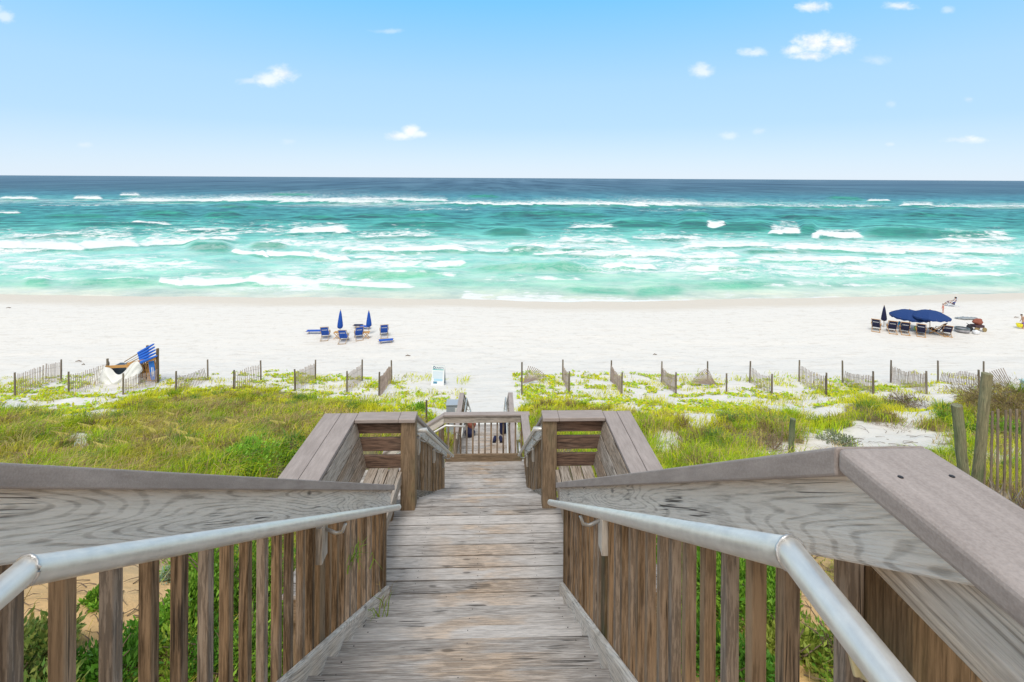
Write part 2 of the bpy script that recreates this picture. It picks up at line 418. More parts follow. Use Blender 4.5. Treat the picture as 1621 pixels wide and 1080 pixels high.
# ---- top deck where the viewer stands
top = thing('top_deck', 'top deck of grey planks at the head of the stairs under the viewer', 'deck', (0, -.5, Z(1.38)))
m = WMB(); deck(m, -1.1, .72, -2.2, 1.0, 1.34); m.build('decking', M_DK, top); gap_shade(top)
m = WMB()
for x in (-1.0, -.2, .6): m.box(x, x+.04, -2.2, .95, Z(1.60), Z(1.38), 'y')
m.build('joist', M_POST, top)

def cap_h(y, h0, y0, s): return h0+s*(y-y0)
SL = RISE/RUN   # .618
def straight_rail(name_label, side, x_in, tube_x, tube_y, tube_h, ye, group=None):
    """first railing: level piece beside the viewer, sloped piece down the flight. side=+1 right"""
    s = side; out = lambda x: x_in+s*x
    ty = .76; h0 = .41
    root = thing('stair_railing', name_label, 'railing', (x_in, 2.4, Z(2.9)), group=group)
    X = lambda a, b: (min(out(a), out(b)), max(out(a), out(b)))
    # caps
    m = WMB(); x0, x1 = X(0, .142)
    m.prism_x(yz([(ty, h0), (-1.6, h0), (-1.6, h0+.038), (ty, h0+.038)]), x0, x1)
    m.build('cap_rail', M_CAP, root, bevel=.009, seg=3)
    m = WMB(); hy = lambda y: cap_h(y, h0, ty, SL)
    m.prism_x(yz([(ye+.02, hy(ye+.02)), (ty+.002, h0+.001), (ty+.002, h0+.0465), (ye+.02, hy(ye+.02)+.0455)]), x0, x1)
    m.build('cap_rail', M_CAP, root, bevel=.004, seg=2)
    # screws on the level cap
    for y in (.68, .20):
        for a in (.035, .108):
            m = WMB(); c = (out(a), y, Z(h0)+.0003); m.lathe([(.0036, -.002), (.0036, .0006), (.002, .0008)], c, 8); m.build('screw', M_SCREW, root)
    # inner boards under the caps
    m = WMB(); x0, x1 = X(.030, .066)
    fh = .155
    y_lo = ty-(fh/SL)  # where the lower edge meets the level cap
    m.prism_x(yz([(ye, hy(ye)+.048+fh), (y_lo+.02, h0+.036), (ty-.015, h0+.036), (ty+.01, h0+.044), (ye, hy(ye)+.044)]), x0, x1)
    m.build('fascia_board', M_FASCIA, root, bevel=.003)
    m = WMB(); x0, x1 = X(.0685, .104)
    m.box(x0, x1, -1.6, ty+.03, Z(h0+.20), Z(h0+.037), 'y'); m.build('fascia_board', M_FASCIA, root, bevel=.003)
    # bottom board
    m = WMB(); x0, x1 = X(.030, .066); nh = lambda y: 3.55-SL*(4.3-y)
    m.prism_x(yz([(4.27, nh(4.27)-.105), (.9, nh(.9)-.105), (.9, nh(.9)+.055), (4.27, nh(4.27)+.055)]), x0, x1)
    m.build('bottom_board', M_FASCIA, root, bevel=.004)
    # balusters
    xb = out(.0685+.019)
    ys = [.994+.1335*i for i in range(25)] if s < 0 else [1.034+.1315*i for i in range(26)]
    xb2 = xb
    for i, y in enumerate(ys):
        if y > ye-.02: break
        if abs(y-2.70) < .067:
            m = WMB(); m.box(min(out(.069), out(.158)), max(out(.069), out(.158)), y-.045, y+.045, Z(nh(y)+.3), Z(hy(y)+.05), 'z')
            m.build('post', M_POST, root, bevel=.004); continue
        m = baluster_mesh(xb2+random.uniform(-.002, .002), y+random.uniform(-.004, .004), hy(y)+.065, nh(y)+.07+random.uniform(0, .03)); m.build('baluster', M_BAL, root, bevel=.003)
    for y in [-.16+.1335*i for i in range(6)]+([.862] if s < 0 else [.903]):
        m = baluster_mesh(out(.104+.0185), y, h0+.11, 1.62); m.build('baluster', M_BAL, root, bevel=.003)
    # end post stub
    m = WMB(); m.box(*X(.067, .157), ye-.02, ye+.02, Z(nh(ye)+.25), Z(hy(ye)+.052), 'z'); m.build('end_post', M_POST, root, bevel=.003)
    # tube
    m = WMB(); tl = lambda y: tube_h+SL*(y-tube_y)
    m.tube([(tube_x, -1.4, Z(tube_h)), (tube_x, tube_y, Z(tube_h)), (tube_x, 4.12, Z(tl(4.12))), (tube_x, 4.15, Z(tl(4.15)))], [.0215, .0215, .0215, .012], 20)
    tb = m.build('handrail_tube', M_TUBE, root, smooth=True)
    m = WMB()   # weld ring in the mitre plane
    dn = Vector((0, 1, 0)); ds = Vector((0, 1, -SL)).normalized(); t = (dn+ds).normalized()
    c = Vector((tube_x, tube_y, Z(tube_h))); a = Vector((1, 0, 0)); b = a.cross(t)
    pts = [c+a*math.cos(q)*.0222+b*math.sin(q)*.0235+t*random.uniform(-.0012, .0012) for q in [2*math.pi*i/26 for i in range(27)]]
    m.tube(pts, [.0026+random.uniform(-.0007, .0007) for _ in pts], 8, caps=False); m.build('weld', M_WELD, tb, smooth=True)
    brackets(tb, tube_x, s, 2.66, tl(2.66)+.02)
    # newel post by the top deck
    m = WMB(); m.box(*X(.142, .27), .784, .924, Z(6.2), Z(h0+.27), 'z'); m.build('newel_post', M_POST, root, bevel=.012)
    return root
railR = straight_rail('first stair railing on the right, its wide grey cap nearest the viewer', 1, XR, .455, .76, .573, 4.3)
railL = straight_rail('first stair railing on the left with long knotty grey top board', -1, XL, -.775, .86, .655, 4.3)
m = WMB(); m.bar((.626, .86, Z(.80)), (.626, .835, Z(.845)), .028, .006, (1, 0, 0)); m.bar((.619, .865, Z(.80)), (.619, .84, Z(.845)), .008, .012, (1, 0, 0))
m.build('cable_clip', simple('tan_plastic', (.55, .48, .28), .5), railR, bevel=.002)

# ---- middle landing
land = thing('landing_deck', 'middle landing of grey weathered planks between the two corner benches', 'deck', (0, 4.9, Z(3.6)))
m = WMB(); deck(m, -.962, .64, 4.055, 4.34, 3.55, pw=.1425); deck(m, -1.80, 1.50, 4.34, 5.62, 3.55, pw=.1425); m.build('decking', M_DK, land, bevel=.004); gap_shade(land)
m = WMB()
for y in (4.36, 4.9, 5.56): m.box(-1.78, 1.48, y, y+.04, Z(3.80), Z(3.588), 'x')
m.build('joist', M_POST, land)
for x, y in ((-1.76, 4.42), (1.36, 4.42), (-1.76, 5.45), (1.36, 5.45)):
    m = WMB(); m.box(x, x+.1, y, y+.1, Z(6.6), Z(3.802), 'z'); m.build('support_post', M_POST, land)

def corner_bench(side, x_post, x_in, x_out, label):
    """built-in bench: post, level caps, rails facing the stairs, leaning back boards, slatted seat"""
    s = side; hc = 2.57; ya = 3.95
    root = thing('corner_bench', label, 'bench', (x_in, 4.9, Z(3.55)), group='built-in benches on the middle landing')
    xs = lambda a, b: (min(a, b), max(a, b))
    pin, pout = x_post, x_post+s*.155
    m = WMB(); m.box(*xs(pin, pout), 5.42, 5.56, Z(4.0), Z(hc+.0385), 'z'); m.build('corner_post', M_POST, root, bevel=.008)
    # long cap, two boards
    xm = (x_in+x_out)/2
    m = WMB()
    m.box(*xs(x_in, xm-s*.002), ya, 5.56, Z(hc+.038), Z(hc), 'y'); m.box(*xs(xm+s*.002, x_out), ya, 5.56, Z(hc+.038), Z(hc), 'y')
    m.build('cap_rail', M_CAP, root, bevel=.006)
    m = WMB(); m.box(*xs(pin-s*.0, pout+s*.02), 5.395, 5.585, Z(hc+.0375), Z(hc-.001), 'x'); m.box(*xs(pout+s*.022, x_in-s*.003), 5.397, 5.583, Z(hc+.038), Z(hc), 'x')
    m.build('cap_rail', M_CAP, root, bevel=.006)
    for i, (a, b) in enumerate(((.045, .185), (.235, .375), (.425, .56))):
        m = WMB(); m.box(*xs(pout+s*.001, x_in+s*.02-s*.035*i), 5.475, 5.512, Z(hc+b), Z(hc+a), 'x'); m.build('side_rail', M_RAIL, root, bevel=.005)
    # leaning back boards
    q0 = Vector((x_in-s*.005, hc+.05)); q1 = Vector((x_in-s*.12, hc+.565))
    for i in range(3):
        a = q0.lerp(q1, i/3+.005); b = q0.lerp(q1, (i+1)/3-.03)
        th = Vector((s*.036, 0))
        m = WMB(); m.prism_y([(p.x, Z(p.y)) for p in (a, b, b+th, a+th)], ya, 5.472); 
        m.g = [(g[2], g[0], g[1]) for g in m.g]; m.build('back_board', M_BENCH, root, bevel=.004)
    # seat slats
    sx0 = pout+s*.02; wdt = (abs((x_in-s*.12)-sx0)-.012)/3
    m = WMB()
    for i in range(3): m.box(*xs(sx0+s*(i*wdt+.004), sx0+s*((i+1)*wdt-.006)), ya, 5.472, Z(3.125+.036), Z(3.125), 'y')
    m.build('seat', M_BENCH, root, bevel=.004)
    m = WMB(); m.box(*xs(sx0-s*.002, sx0-s*.038), ya, 5.40, Z(3.26), Z(3.124), 'y'); m.build('seat_apron', M_BENCH, root, bevel=.004)
    for y in (4.1, 5.25):
        m = WMB(); m.box(*xs(sx0+s*.03, sx0+s*.11), y, y+.09, Z(3.549), Z(3.165), 'z'); m.build('leg', M_POST, root)
    for y in (4.3, 5.40):
        m = WMB(); m.box(*xs(x_in+s*.06, x_in+s*.16), y, y+.1, Z(3.8), Z(hc+.04), 'z'); m.build('support_post', M_POST, root)
    return root
corner_bench(-1, -.848, -1.487, -1.85, 'built-in corner bench left of the landing with leaning back boards and wide grey cap')
corner_bench(1, .515, 1.19, 1.497, 'built-in corner bench right of the landing with green grass behind its rails')

# ---- second flight
st2 = thing('stair_flight', 'second flight of grey plank steps going down beyond the corner benches', 'stairs', (-.16, 7.4, Z(4.7)))
H2, H3, Y2, Y3 = 3.55, 5.85, 5.62, 9.3
n2 = 13; run2 = (Y3-Y2)/n2; ris2 = (H3-H2)/(n2+1)
for k in range(n2):
    m = WMB(); y0 = Y2+run2*k; h = H2+ris2*(k+1)
    for j in range(2): m.box(-.93, .60, y0+j*.144, y0+j*.144+.139, Z(h+.036), Z(h), 'x')
    m.build('tread', M_DECK, st2)
for x in (-.97, .60):
    m = WMB(); m.prism_x(yz([(9.3, 5.90), (5.62, 3.66), (5.62, 3.95), (9.3, 6.15)]), x, x+.036); m.build('stringer', M_POST, st2)
s2 = (H3-H2)/(Y3-Y2)
def flight_rail(label, s, x_in, x_b, ya, yb, h_a, slope, tubex=None, group=None, nm='stair_railing', elbow=True, nb=None, level=0):
    """railing along y from ya to yb; cap top at depth h_a at ya, falling by slope"""
    root = thing(nm, label, 'railing', (x_in, (ya+yb)/2, Z(h_a+slope*(yb-ya)/2+.95)), group=group)
    hc = lambda y: h_a+slope*(y-ya); X = lambda a, b: (min(x_in+s*a, x_in+s*b), max(x_in+s*a, x_in+s*b))
    m = WMB(); x0, x1 = X(0, .142); m.prism_x(yz([(yb, hc(yb)), (ya, h_a), (ya, h_a+.044), (yb, hc(yb)+.044)]), x0, x1); m.build('cap_rail', M_CAP, root, bevel=.005)
    m = WMB(); x0, x1 = X(.03, .064); m.prism_x(yz([(yb, hc(yb)+.046), (ya, h_a+.046), (ya, h_a+.19), (yb, hc(yb)+.19)]), x0, x1); m.build('fascia_board', M_FASCIA, root)
    m = WMB(); m.prism_x(yz([(yb-.02, hc(yb)+.83), (ya+.02, h_a+.83), (ya+.02, h_a+.97), (yb-.02, hc(yb)+.97)]), x0, x1); m.build('bottom_board', M_BENCH, root, bevel=.004)
    k = max(2, int(round((yb-ya)/.133)))
    for i in range(k):
        y = ya+.05+(yb-ya-.1)*i/(k-1)
        m = WMB(); xb = x_in+s*(.066+.019); m.box(xb-.018, xb+.018, y-.018, y+.018, Z(hc(y)+.93+random.uniform(0, .05)), Z(hc(y)+.06), 'z'); m.build('baluster', M_BAL, root)
    if tubex is not None:
        m = WMB(); th = lambda y: hc(y)+.17
        pts = [(x_in+s*.10, ya+.10, Z(th(ya+.06)+.01)), (tubex, ya+.10, Z(th(ya+.06)+.01)), (tubex, ya+.2, Z(th(ya+.2))), (tubex, yb+.02, Z(th(yb+.02)))]
        if not elbow: pts = [(tubex, ya, Z(th(ya))), (tubex, yb, Z(th(yb)))]
        m.tube(pts, .0215, 12); tb = m.build('handrail_tube', M_TUBE, root, smooth=True)
        for y in (ya+.35, (ya+yb)/2, yb-.5): brackets(tb, tubex, s, y, th(y)+.02)
    return root
flight_rail('railing down the left side of the second flight starting at the left bench post', -1, XL, -.93, 5.565, 9.32, 2.60, s2, tubex=-.765)
flight_rail('railing down the right side of the second flight starting at the right bench post', 1, XR-.0, .61, 5.565, 9.30, 2.60, s2, tubex=.445)

# ---- lower landing with its end railing
l3 = thing('landing_deck', 'narrow lower landing of grey planks closed by a baluster railing', 'deck', (-.2, 9.9, Z(5.9)))
m = WMB(); deck(m, -1.02, .70, 9.16, 10.52, 5.85); m.build('decking', M_DK, l3, bevel=.003); gap_shade(l3)
m = WMB(); m.box(-1.0, .68, 9.3, 9.34, Z(6.1), Z(5.888), 'x'); m.box(-1.0, .68, 10.44, 10.48, Z(6.1), Z(5.888), 'x'); m.build('joist', M_POST, l3)
er = thing('end_railing', 'straight baluster railing across the far end of the lower landing', 'railing', (-.2, 10.5, Z(5.85)))
m = WMB(); m.box(-1.05, .72, 10.42, 10.562, Z(4.918), Z(4.88), 'x'); m.build('cap_rail', M_CAP, er, bevel=.006)
m = WMB(); m.box(.535, .69, 9.28, 10.417, Z(4.9175), Z(4.8795), 'y'); m.build('cap_rail', M_CAP, er, bevel=.006)
m = WMB(); m.box(-1.05, .535, 10.45, 10.486, Z(5.06), Z(4.921), 'x'); m.build('fascia_board', M_BENCH, er)
m = WMB(); m.box(.565, .60, 9.3, 10.44, Z(5.06), Z(4.921), 'y'); m.build('fascia_board', M_FASCIA, er)
m = WMB(); m.box(-1.02, .56, 10.43, 10.468, Z(5.853), Z(5.70), 'x'); m.build('bottom_board', M_POST, er, bevel=.004)
for i in range(13):
    x = -.96+i*.1265; m = WMB(); m.box(x-.0175, x+.0175, 10.49, 10.525, Z(5.95), Z(4.93), 'z'); m.build('baluster', M_BAL, er)
for i in range(8):
    y = 9.4+i*.133; m = WMB(); m.box(.603, .638, y, y+.036, Z(5.95), Z(4.93), 'z'); m.build('baluster', M_BAL, er)
m = WMB(); m.box(-1.16, -1.055, 10.482, 10.59, Z(7.3), Z(4.98), 'z'); m.build('post', M_POST, er)
m = WMB(); m.tube([(-.60, 10.33, Z(5.07)), (-1.0, 10.33, Z(5.05)), (-1.30, 10.33, Z(5.22)), (-2.2, 10.33, Z(5.76))], .021, 10); tb = m.build('handrail_tube', M_TUBE, er, smooth=True)
m = WMB(); m.tube([(.47, 9.28, Z(5.05)), (.47, 9.62, Z(5.06)), (.47, 9.62, Z(5.3))], .019, 10); m.build('handrail_tube', M_TUBE, er, smooth=True)

# ---- third flight, turning left and out of sight behind the left bench
def rail_x(label, xa, xb, y, ha, hb, face=-1, nm='stair_railing'):
    root = thing(nm, label, 'railing', ((xa+xb)/2, y, Z((ha+hb)/2+.97)))
    xz = lambda pts: [(a, Z(b)) for a, b in pts]
    m = WMB(); m.prism_y(xz([(xa, ha), (xb, hb), (xb, hb+.044), (xa, ha+.044)]), y-.071, y+.071); m.build('cap_rail', M_CAP, root, bevel=.005)
    m = WMB(); m.prism_y(xz([(xa, ha+.046), (xb, hb+.046), (xb, hb+.19), (xa, ha+.19)]), y-.05, y-.014); m.build('fascia_board', M_FASCIA, root)
    m = WMB(); m.prism_y(xz([(xa, ha+.83), (xb, hb+.83), (xb, hb+.96), (xa, ha+.96)]), y-.05, y-.014); m.build('bottom_board', M_BENCH, root)
    k = max(2, int(abs(xb-xa)/.133))
    for i in range(k):
        t = (i+.5)/k; x = xa+(xb-xa)*t; h = ha+(hb-ha)*t
        m = WMB(); m.box(x-.018, x+.018, y-.012, y+.024, Z(h+.94), Z(h+.06), 'z'); m.build('baluster', M_BAL, root)
    return root
rail_x('railing sloping down to the left from the corner of the lower landing', -1.052, -2.3, 10.49, 4.882, 5.65)
rail_x('near railing of the short flight turning left, glimpsed between the left bench rails', -1.06, -2.3, 9.30, 4.90, 5.67)
rail_x('level near railing of the small turn landing hidden behind the left bench', -2.31, -3.6, 9.30, 5.69, 5.69, nm='landing_railing')
st3 = thing('stair_flight', 'short side flight of plank steps turning left off the lower landing', 'stairs', (-1.7, 9.9, Z(6.4)))
for k in range(5):
    m = WMB(); x = -1.05-.25*k; m.box(x-.26, x, 9.32, 10.42, Z(5.85+.167*(k+1)+.036), Z(5.85+.167*(k+1)), 'y'); m.build('tread', M_DECK, st3)
l4 = thing('landing_deck', 'small turn landing of planks left of the side flight', 'deck', (-2.95, 9.9, Z(6.7)))
m = WMB(); deck(m, -3.6, -2.31, 9.3, 10.5, 6.70); m.build('decking', M_DK, l4); gap_shade(l4)
for x in (-3.55, -2.5):
    m = WMB(); m.box(x, x+.1, 9.4, 9.5, Z(8), Z(6.74), 'z'); m.build('support_post', M_POST, l4)
st4 = thing('stair_flight', 'hidden flight of plank steps dropping from the turn landing to the low boardwalk', 'stairs', (-2.95, 11.2, Z(7.2)))
for k in range(5):
    m = WMB(); y = 10.5+.28*k; m.box(-3.6, -2.31, y, y+.275, Z(6.70+.155*(k+1)+.036), Z(6.70+.155*(k+1)), 'x'); m.build('tread', M_DECK, st4)
flight_rail('outer railing of the hidden flight behind the left bench', -1, -3.45, 0, 10.5, 11.95, 5.70, .62)

# ---- low boardwalk out to the sand
bw = thing('low_boardwalk', 'low boardwalk of narrow grey planks leading out to the beach beyond the end railing', 'boardwalk', (-.27, 14.5, Z(7.63)))
m = WMB(); deck(m, -3.6, .52, 11.9, 13.3, 7.63); deck(m, -1.07, .52, 13.3, 15.7, 7.63); m.build('decking', M_DK, bw); gap_shade(bw)
m = WMB(); m.box(-1.05, -1.0, 13.3, 15.7, Z(7.9), Z(7.667), 'y'); m.box(.46, .51, 11.9, 15.7, Z(7.9), Z(7.667), 'y'); m.build('joist', M_POST, bw)
flight_rail('left railing of the low boardwalk with tan bag beside it', -1, -.955, 0, 13.3, 15.7, 6.66, 0, tubex=-.88, nm='boardwalk_railing', elbow=False)
flight_rail('right railing of the low boardwalk next to the navy backpack', 1, .41, 0, 12.0, 15.7, 6.66, 0, tubex=.335, nm='boardwalk_railing', elbow=False)
st5 = thing('stair_flight', 'last flight of grey plank steps going down from the low boardwalk onto the sand', 'stairs', (-.27, 17.8, Z(8.4)))
for k in range(9):
    m = WMB(); y = 15.7+.27*k; m.box(-1.05, .50, y, y+.265, Z(7.63+.16*(k+1)+.036), Z(7.63+.16*(k+1)), 'x'); m.build('tread', M_DECK, st5)
flight_rail('left railing of the last flight with its cap ending over the sand', -1, -.955, 0, 15.7, 18.2, 6.66, .6, tubex=-.88, nm='stair_railing', elbow=False)
flight_rail('right railing of the last flight with its cap ending over the sand', 1, .41, 0, 15.7, 18.2, 6.66, .6, tubex=.335, nm='stair_railing', elbow=False)
for s_, x in ((-1, -.88), (1, .335)):
    m = WMB(); y0 = 18.22; h0 = 8.33; m.tube([(x, y0-.4, Z(h0-.02)), (x, y0, Z(h0+.05)), (x, y0+.25, Z(h0+.12)), (x, y0+.3, Z(h0+.3)), (x, y0+.18, Z(h0+.5)), (x, y0-.2, Z(h0+.5))], .02, 10)
    o = m.build('handrail_loop', M_TUBE, None, smooth=True)
    o.parent = [q for q in COL.objects if q.name.startswith('stair_railing') and q.get('label', '').startswith(('left railing of the last' if s_ < 0 else 'right railing of the last'))][0]
    o.location = -o.parent.location
# ================================================================ SAND AND DUNES
HB = 12.0; HS = 12.25     # depth of beach and sea below the eye
PR = [(-30, 4.3), (0, 4.4), (4, 4.55), (6, 4.75), (8, 5.15), (10, 5.9), (12, 6.65), (14, 7.35), (16, 8.0), (18, 8.62), (20, 9.2), (22, 9.75), (24, 10.25), (26, 10.68), (28, 11.1), (30, 11.5), (33, 11.85), (36, 12.0), (4000, 12.0)]
PY, PH = zip(*PR)
TR = [(7, 5.6), (9, 6.4), (10.5, 7.0), (12, 8.0), (15.6, 8.25), (18, 9.05), (20, 9.3), (24, 10.25)]
TY, TH = zip(*TR)
WU = [-3000, -400, 0, 200, 540, 740, 900, 1080, 1380, 1621, 2000, 5000]; WV = [462, 462, 464, 468, 470, 474, 478, 476, 471, 465, 464, 464]
def shore_y(x):
    """distance of the waterline for a given lateral position (fixed point on direction)"""
    y = np.full(np.shape(x), 50.0)
    for _ in range(6):
        u = 785+F_PX*x/y; v = np.interp(u, WU, WV); v = v + 4*(fbm(x*.12, x*0+3.3, 5, 3)-.5)
        y = HS*F_PX/(v-CY+.0054*(810-u)*0)
        y = np.clip(y, 46, 58)
    return y
MOUNDS = [(12.8, 17.4, 1.8, 1.4, .62), (15.8, 15.5, 2.2, 1.3, .85), (18.5, 16.5, 2.6, 1.6, .7), (-8.5, 13, 4.0, 2.4, .35), (-4.5, 18, 3.0, 2.0, .30), (7.5, 15.0, 3.2, 2.2, .35), (-15, 17, 5, 2.4, .35), (5, 20.5, 2.0, 1.0, .25), (22, 22, 6, 3, .5), (-7, 5.0, 2.0, 1.2, .25)]
def ground_z(x, y):
    x = np.asarray(x, float); y = np.asarray(y, float)
    h = np.interp(y, PY, PH)
    wgt = sstep(y, 36, 20)
    h = h-wgt*(fbm(x*.22, y*.22, 11, 3)-.5)*.55-wgt*(fbm(x*.9, y*.9, 21, 3)-.5)*.16
    h = h-sstep(y, 44, 30)*(fbm(x*.5+3, y*.7, 31, 3)-.5)*.18
    for (mx, my, rx, ry, a) in MOUNDS:
        h = h-a*np.exp(-(((x-mx)/rx)**2+((y-my)/ry)**2))
    # hollow worn out under the decks and the path to the beach
    th = np.interp(y, TY, TH)
    left = np.interp(y, [8, 12, 14, 18], [-4.0, -4.0, -2.4, -1.8])
    m = sstep(x, left-.8, left)*sstep(x, 2.0, 1.0)*sstep(y, 6.0, 7.5)*sstep(y, 25, 21)
    h = h*(1-m)+np.maximum(h, th)*m
    # wheel and foot marks on the open beach
    b = sstep(y, 27, 33)
    h = h-b*(fbm(x*.25, y*2.2, 41, 3)-.5)*.05-b*(fbm(x*2.2, y*2.2, 51, 2)-.5)*.04
    z = EYE-h
    sy = shore_y(x)
    zs = -.25+(sy-y)*.03
    z = np.where(y > 36, np.minimum(z, zs+.02*(fbm(x*.3, y*.8, 61, 2)-.5)), z)
    return np.maximum(z, -3)
def gz(x, y): return float(ground_z(np.array([x]), np.array([y]))[0])
def ground(u, v, near=3.5):
    """where the view ray through photo pixel (u,v) meets the ground"""
    d = ray(u, v); t = np.arange(near, 80, .03)
    x = d.x*t; y = d.y*t; z = EYE+d.z*t; g = ground_z(x, y); k = np.argmax(z < g)
    return Vector((x[k], y[k], g[k]))
gu = [-900, 0, 60, 110, 150, 180, 230, 280, 340, 406, 470, 540, 600, 645, 690, 715, 830, 900, 960, 1010, 1060, 1110, 1160, 1220, 1290, 1330, 1370, 1420, 1470, 1500, 1530, 1621, 2400]
gv = [635, 640, 642, 658, 655, 634, 620, 611, 604, 604, 612, 628, 638, 645, 655, 668, 632, 626, 642, 648, 652, 664, 650, 650, 656, 640, 628, 630, 650, 640, 625, 618, 620]
gv = [q+8 for q in gv]
BARE = [(1395, 699, 130, 30, 1.0), (1290, 722, 85, 22, .85), (1225, 714, 60, 20, .5), (1060, 700, 28, 20, .7), (1450, 655, 36, 18, .8), (125, 698, 26, 14, .9), (110, 905, 170, 70, 1.0), (235, 890, 70, 55, 1.0), (120, 648, 75, 14, .6),
        (1180, 880, 60, 50, .45), (1270, 985, 60, 80, .5), (1080, 880, 50, 60, .4), (540, 900, 40, 100, .1), (1590, 720, 60, 20, .6), (1250, 880, 90, 30, .5), (300, 1060, 120, 30, .6), (200, 1000, 90, 40, .4)]
def veg(x, y):
    """0..1 grass cover"""
    u, v = proj(x, y, ground_z(x, y))
    top = np.interp(u, gu, gv)+(fbm(x*.8, y*.8, 71, 3)-.5)*22
    dn = sstep(v, top-6, top+7)
    for (a, b, ra, rb, s_) in BARE:
        q = np.sqrt(((u-a)/ra)**2+((v-b)/rb)**2)+(fbm(x*1.3, y*1.3, 81, 3)-.5)*.9
        dn = dn*(1-s_*sstep(q, 1.1, .75))
    dn = dn*np.where(y > 16.5, 1-sstep(x, -1.7, -1.2)*sstep(x, 1.1, .7), 1)
    cl_ = fbm(x*.9, y*.9, 91, 3)
    dn = dn*np.where(v > 770, np.where((u > 285) & (u < 640), sstep(cl_, .30, .42), sstep(cl_, .38, .52)), 1)
    sp = sstep(fbm(x*.7+5, y*1.1, 101, 3), .50, .62)*sstep(v, 588, 606)*(v < top+4)*.35
    sp = sp*np.where((x > -1.4) & (x < 1.0), 0, 1)
    return np.clip(np.maximum(dn, sp), 0, 1)

def axis(segs):
    out = []
    for a, b, st in segs: out.append(np.arange(a, b, st))
    return np.concatenate(out+[np.array([segs[-1][1]])])
gx = np.concatenate([[-4000, -1200, -400], axis([(-160, -70, 8), (-70, -22, .8), (-22, -12, .25), (-12, 14, .11), (14, 24, .25), (24, 76, .8), (76, 160, 8)]), [400, 1200, 4000]])
gy = np.concatenate([[-400, -60], axis([(-12, 3, .6), (3, 12, .1), (12, 30, .13), (30, 62, .22), (62, 74, 2)])])
GX, GY = np.meshgrid(gx, gy); zx = ground_z(GX.ravel(), GY.ravel()); nx, ny = len(gx), len(gy)
V = np.stack([GX.ravel(), GY.ravel(), zx], 1)
ii = (np.arange(ny-1)[:, None]*nx+np.arange(nx-1)[None, :]).ravel(); Fq = np.stack([ii, ii+1, ii+nx+1, ii+nx], 1)
vg = np.where((GY.ravel() > 3) & (GY.ravel() < 30) & (np.abs(GX.ravel()) < 60), 1, 0)*veg(GX.ravel(), np.maximum(GY.ravel(), .5))
wet = sstep(shore_y(GX.ravel())-GY.ravel(), 6.5, 1.0)
m, n, p, _ = newmat('beach_sand')
geo = n.node('ShaderNodeNewGeometry'); P = geo.outputs['Position']
sp_ = n.node('ShaderNodeSeparateXYZ'); n.link(P, sp_.inputs[0])
a = n.noise(P, .35, 4, .6); b = n.noise(P, 4, 5, .65); c3 = n.noise(n.vmath('MULTIPLY', P, (.5, 3.2, 1)), 1, 5, .6); gr = n.noise(P, 60, 3, .7)
tone = n.math('ADD', sp_.outputs[1], n.math('MULTIPLY', n.math('SUBTRACT', a, .5), 10))
base = n.ramp(n.step(tone, 2.5, 19), [(0, (.60, .385, .17)), (.40, (.66, .50, .33)), (.62, (.73, .69, .63)), (1, (.75, .725, .685))])
base = n.mix(n.step(b, .62, .82), base, n.mix(1, base, (.72, .66, .60), 'MULTIPLY'))
base = n.mix(n.math('MULTIPLY', n.step(c3, .52, .70), .8), base, n.mix(1, base, (.86, .84, .82), 'MULTIPLY'))
ft_ = n.noise(n.vmath('MULTIPLY', P, (1.4, 2.2, 0)), 1, 6, .75); base = n.mix(n.math('MULTIPLY', n.step(ft_, .52, .66), .7), base, n.mix(1, base, (.84, .825, .80), 'MULTIPLY'))
wt = n.step(n.math('ADD', n.attr('wet'), n.math('MULTIPLY', n.math('SUBTRACT', n.noise(n.vmath('MULTIPLY', P, (.12, .5, 1)), 1, 3), .5), .7)), .15, .85)
base = n.mix(n.math('MULTIPLY', wt, .8), base, (.63, .575, .50))
lit = n.mix(n.step(n.noise(P, 9, 5, .7), .4, .65), (.15, .13, .05), (.28, .25, .08))
base = n.mix(n.math('MULTIPLY', n.step(n.math('ADD', n.attr('veg'), n.math('MULTIPLY', n.math('SUBTRACT', b, .5), .5)), .35, .8), .9), base, lit)
n.link(base, p.inputs['Base Color']); p.inputs['Roughness'].default_value = .95; p.inputs['Specular IOR Level'].default_value = .15
n.link(n.bump(n.math('ADD', n.math('MULTIPLY', b, .8), n.math('ADD', n.math('MULTIPLY', c3, .8), n.math('MULTIPLY', gr, .1))), .55, .09), p.inputs['Normal'])
M_SAND = m
o = npmesh('sand', V, Fq, M_SAND, {'veg': vg, 'wet': wet}, smooth=True); setattrs(o, kind='structure')

# ================================================================ THE SEA
vr = np.concatenate([np.arange(496, 340, -.34), np.arange(340, 284.2, -.22), np.array([284, 283.7, 283.4, 283.1, 282.8, 282.5, 282.25, 282.1, 282.05])])
DY = HS*F_PX/(vr-CY)
uc = np.concatenate([np.arange(-1500, -200, 50), np.arange(-200, 1830, 1.9), np.arange(1830, 3100, 50)])
TX = (uc-785)/F_PX
D, T = np.meshgrid(DY, TX, indexing='ij'); X = D*T; Yg = D
Vv, Uu = np.meshgrid(vr, uc, indexing='ij')
depth = sstep(D-shore_y(X.ravel()).reshape(D.shape), -.5, 14)
fade = np.exp(-D/420.0)
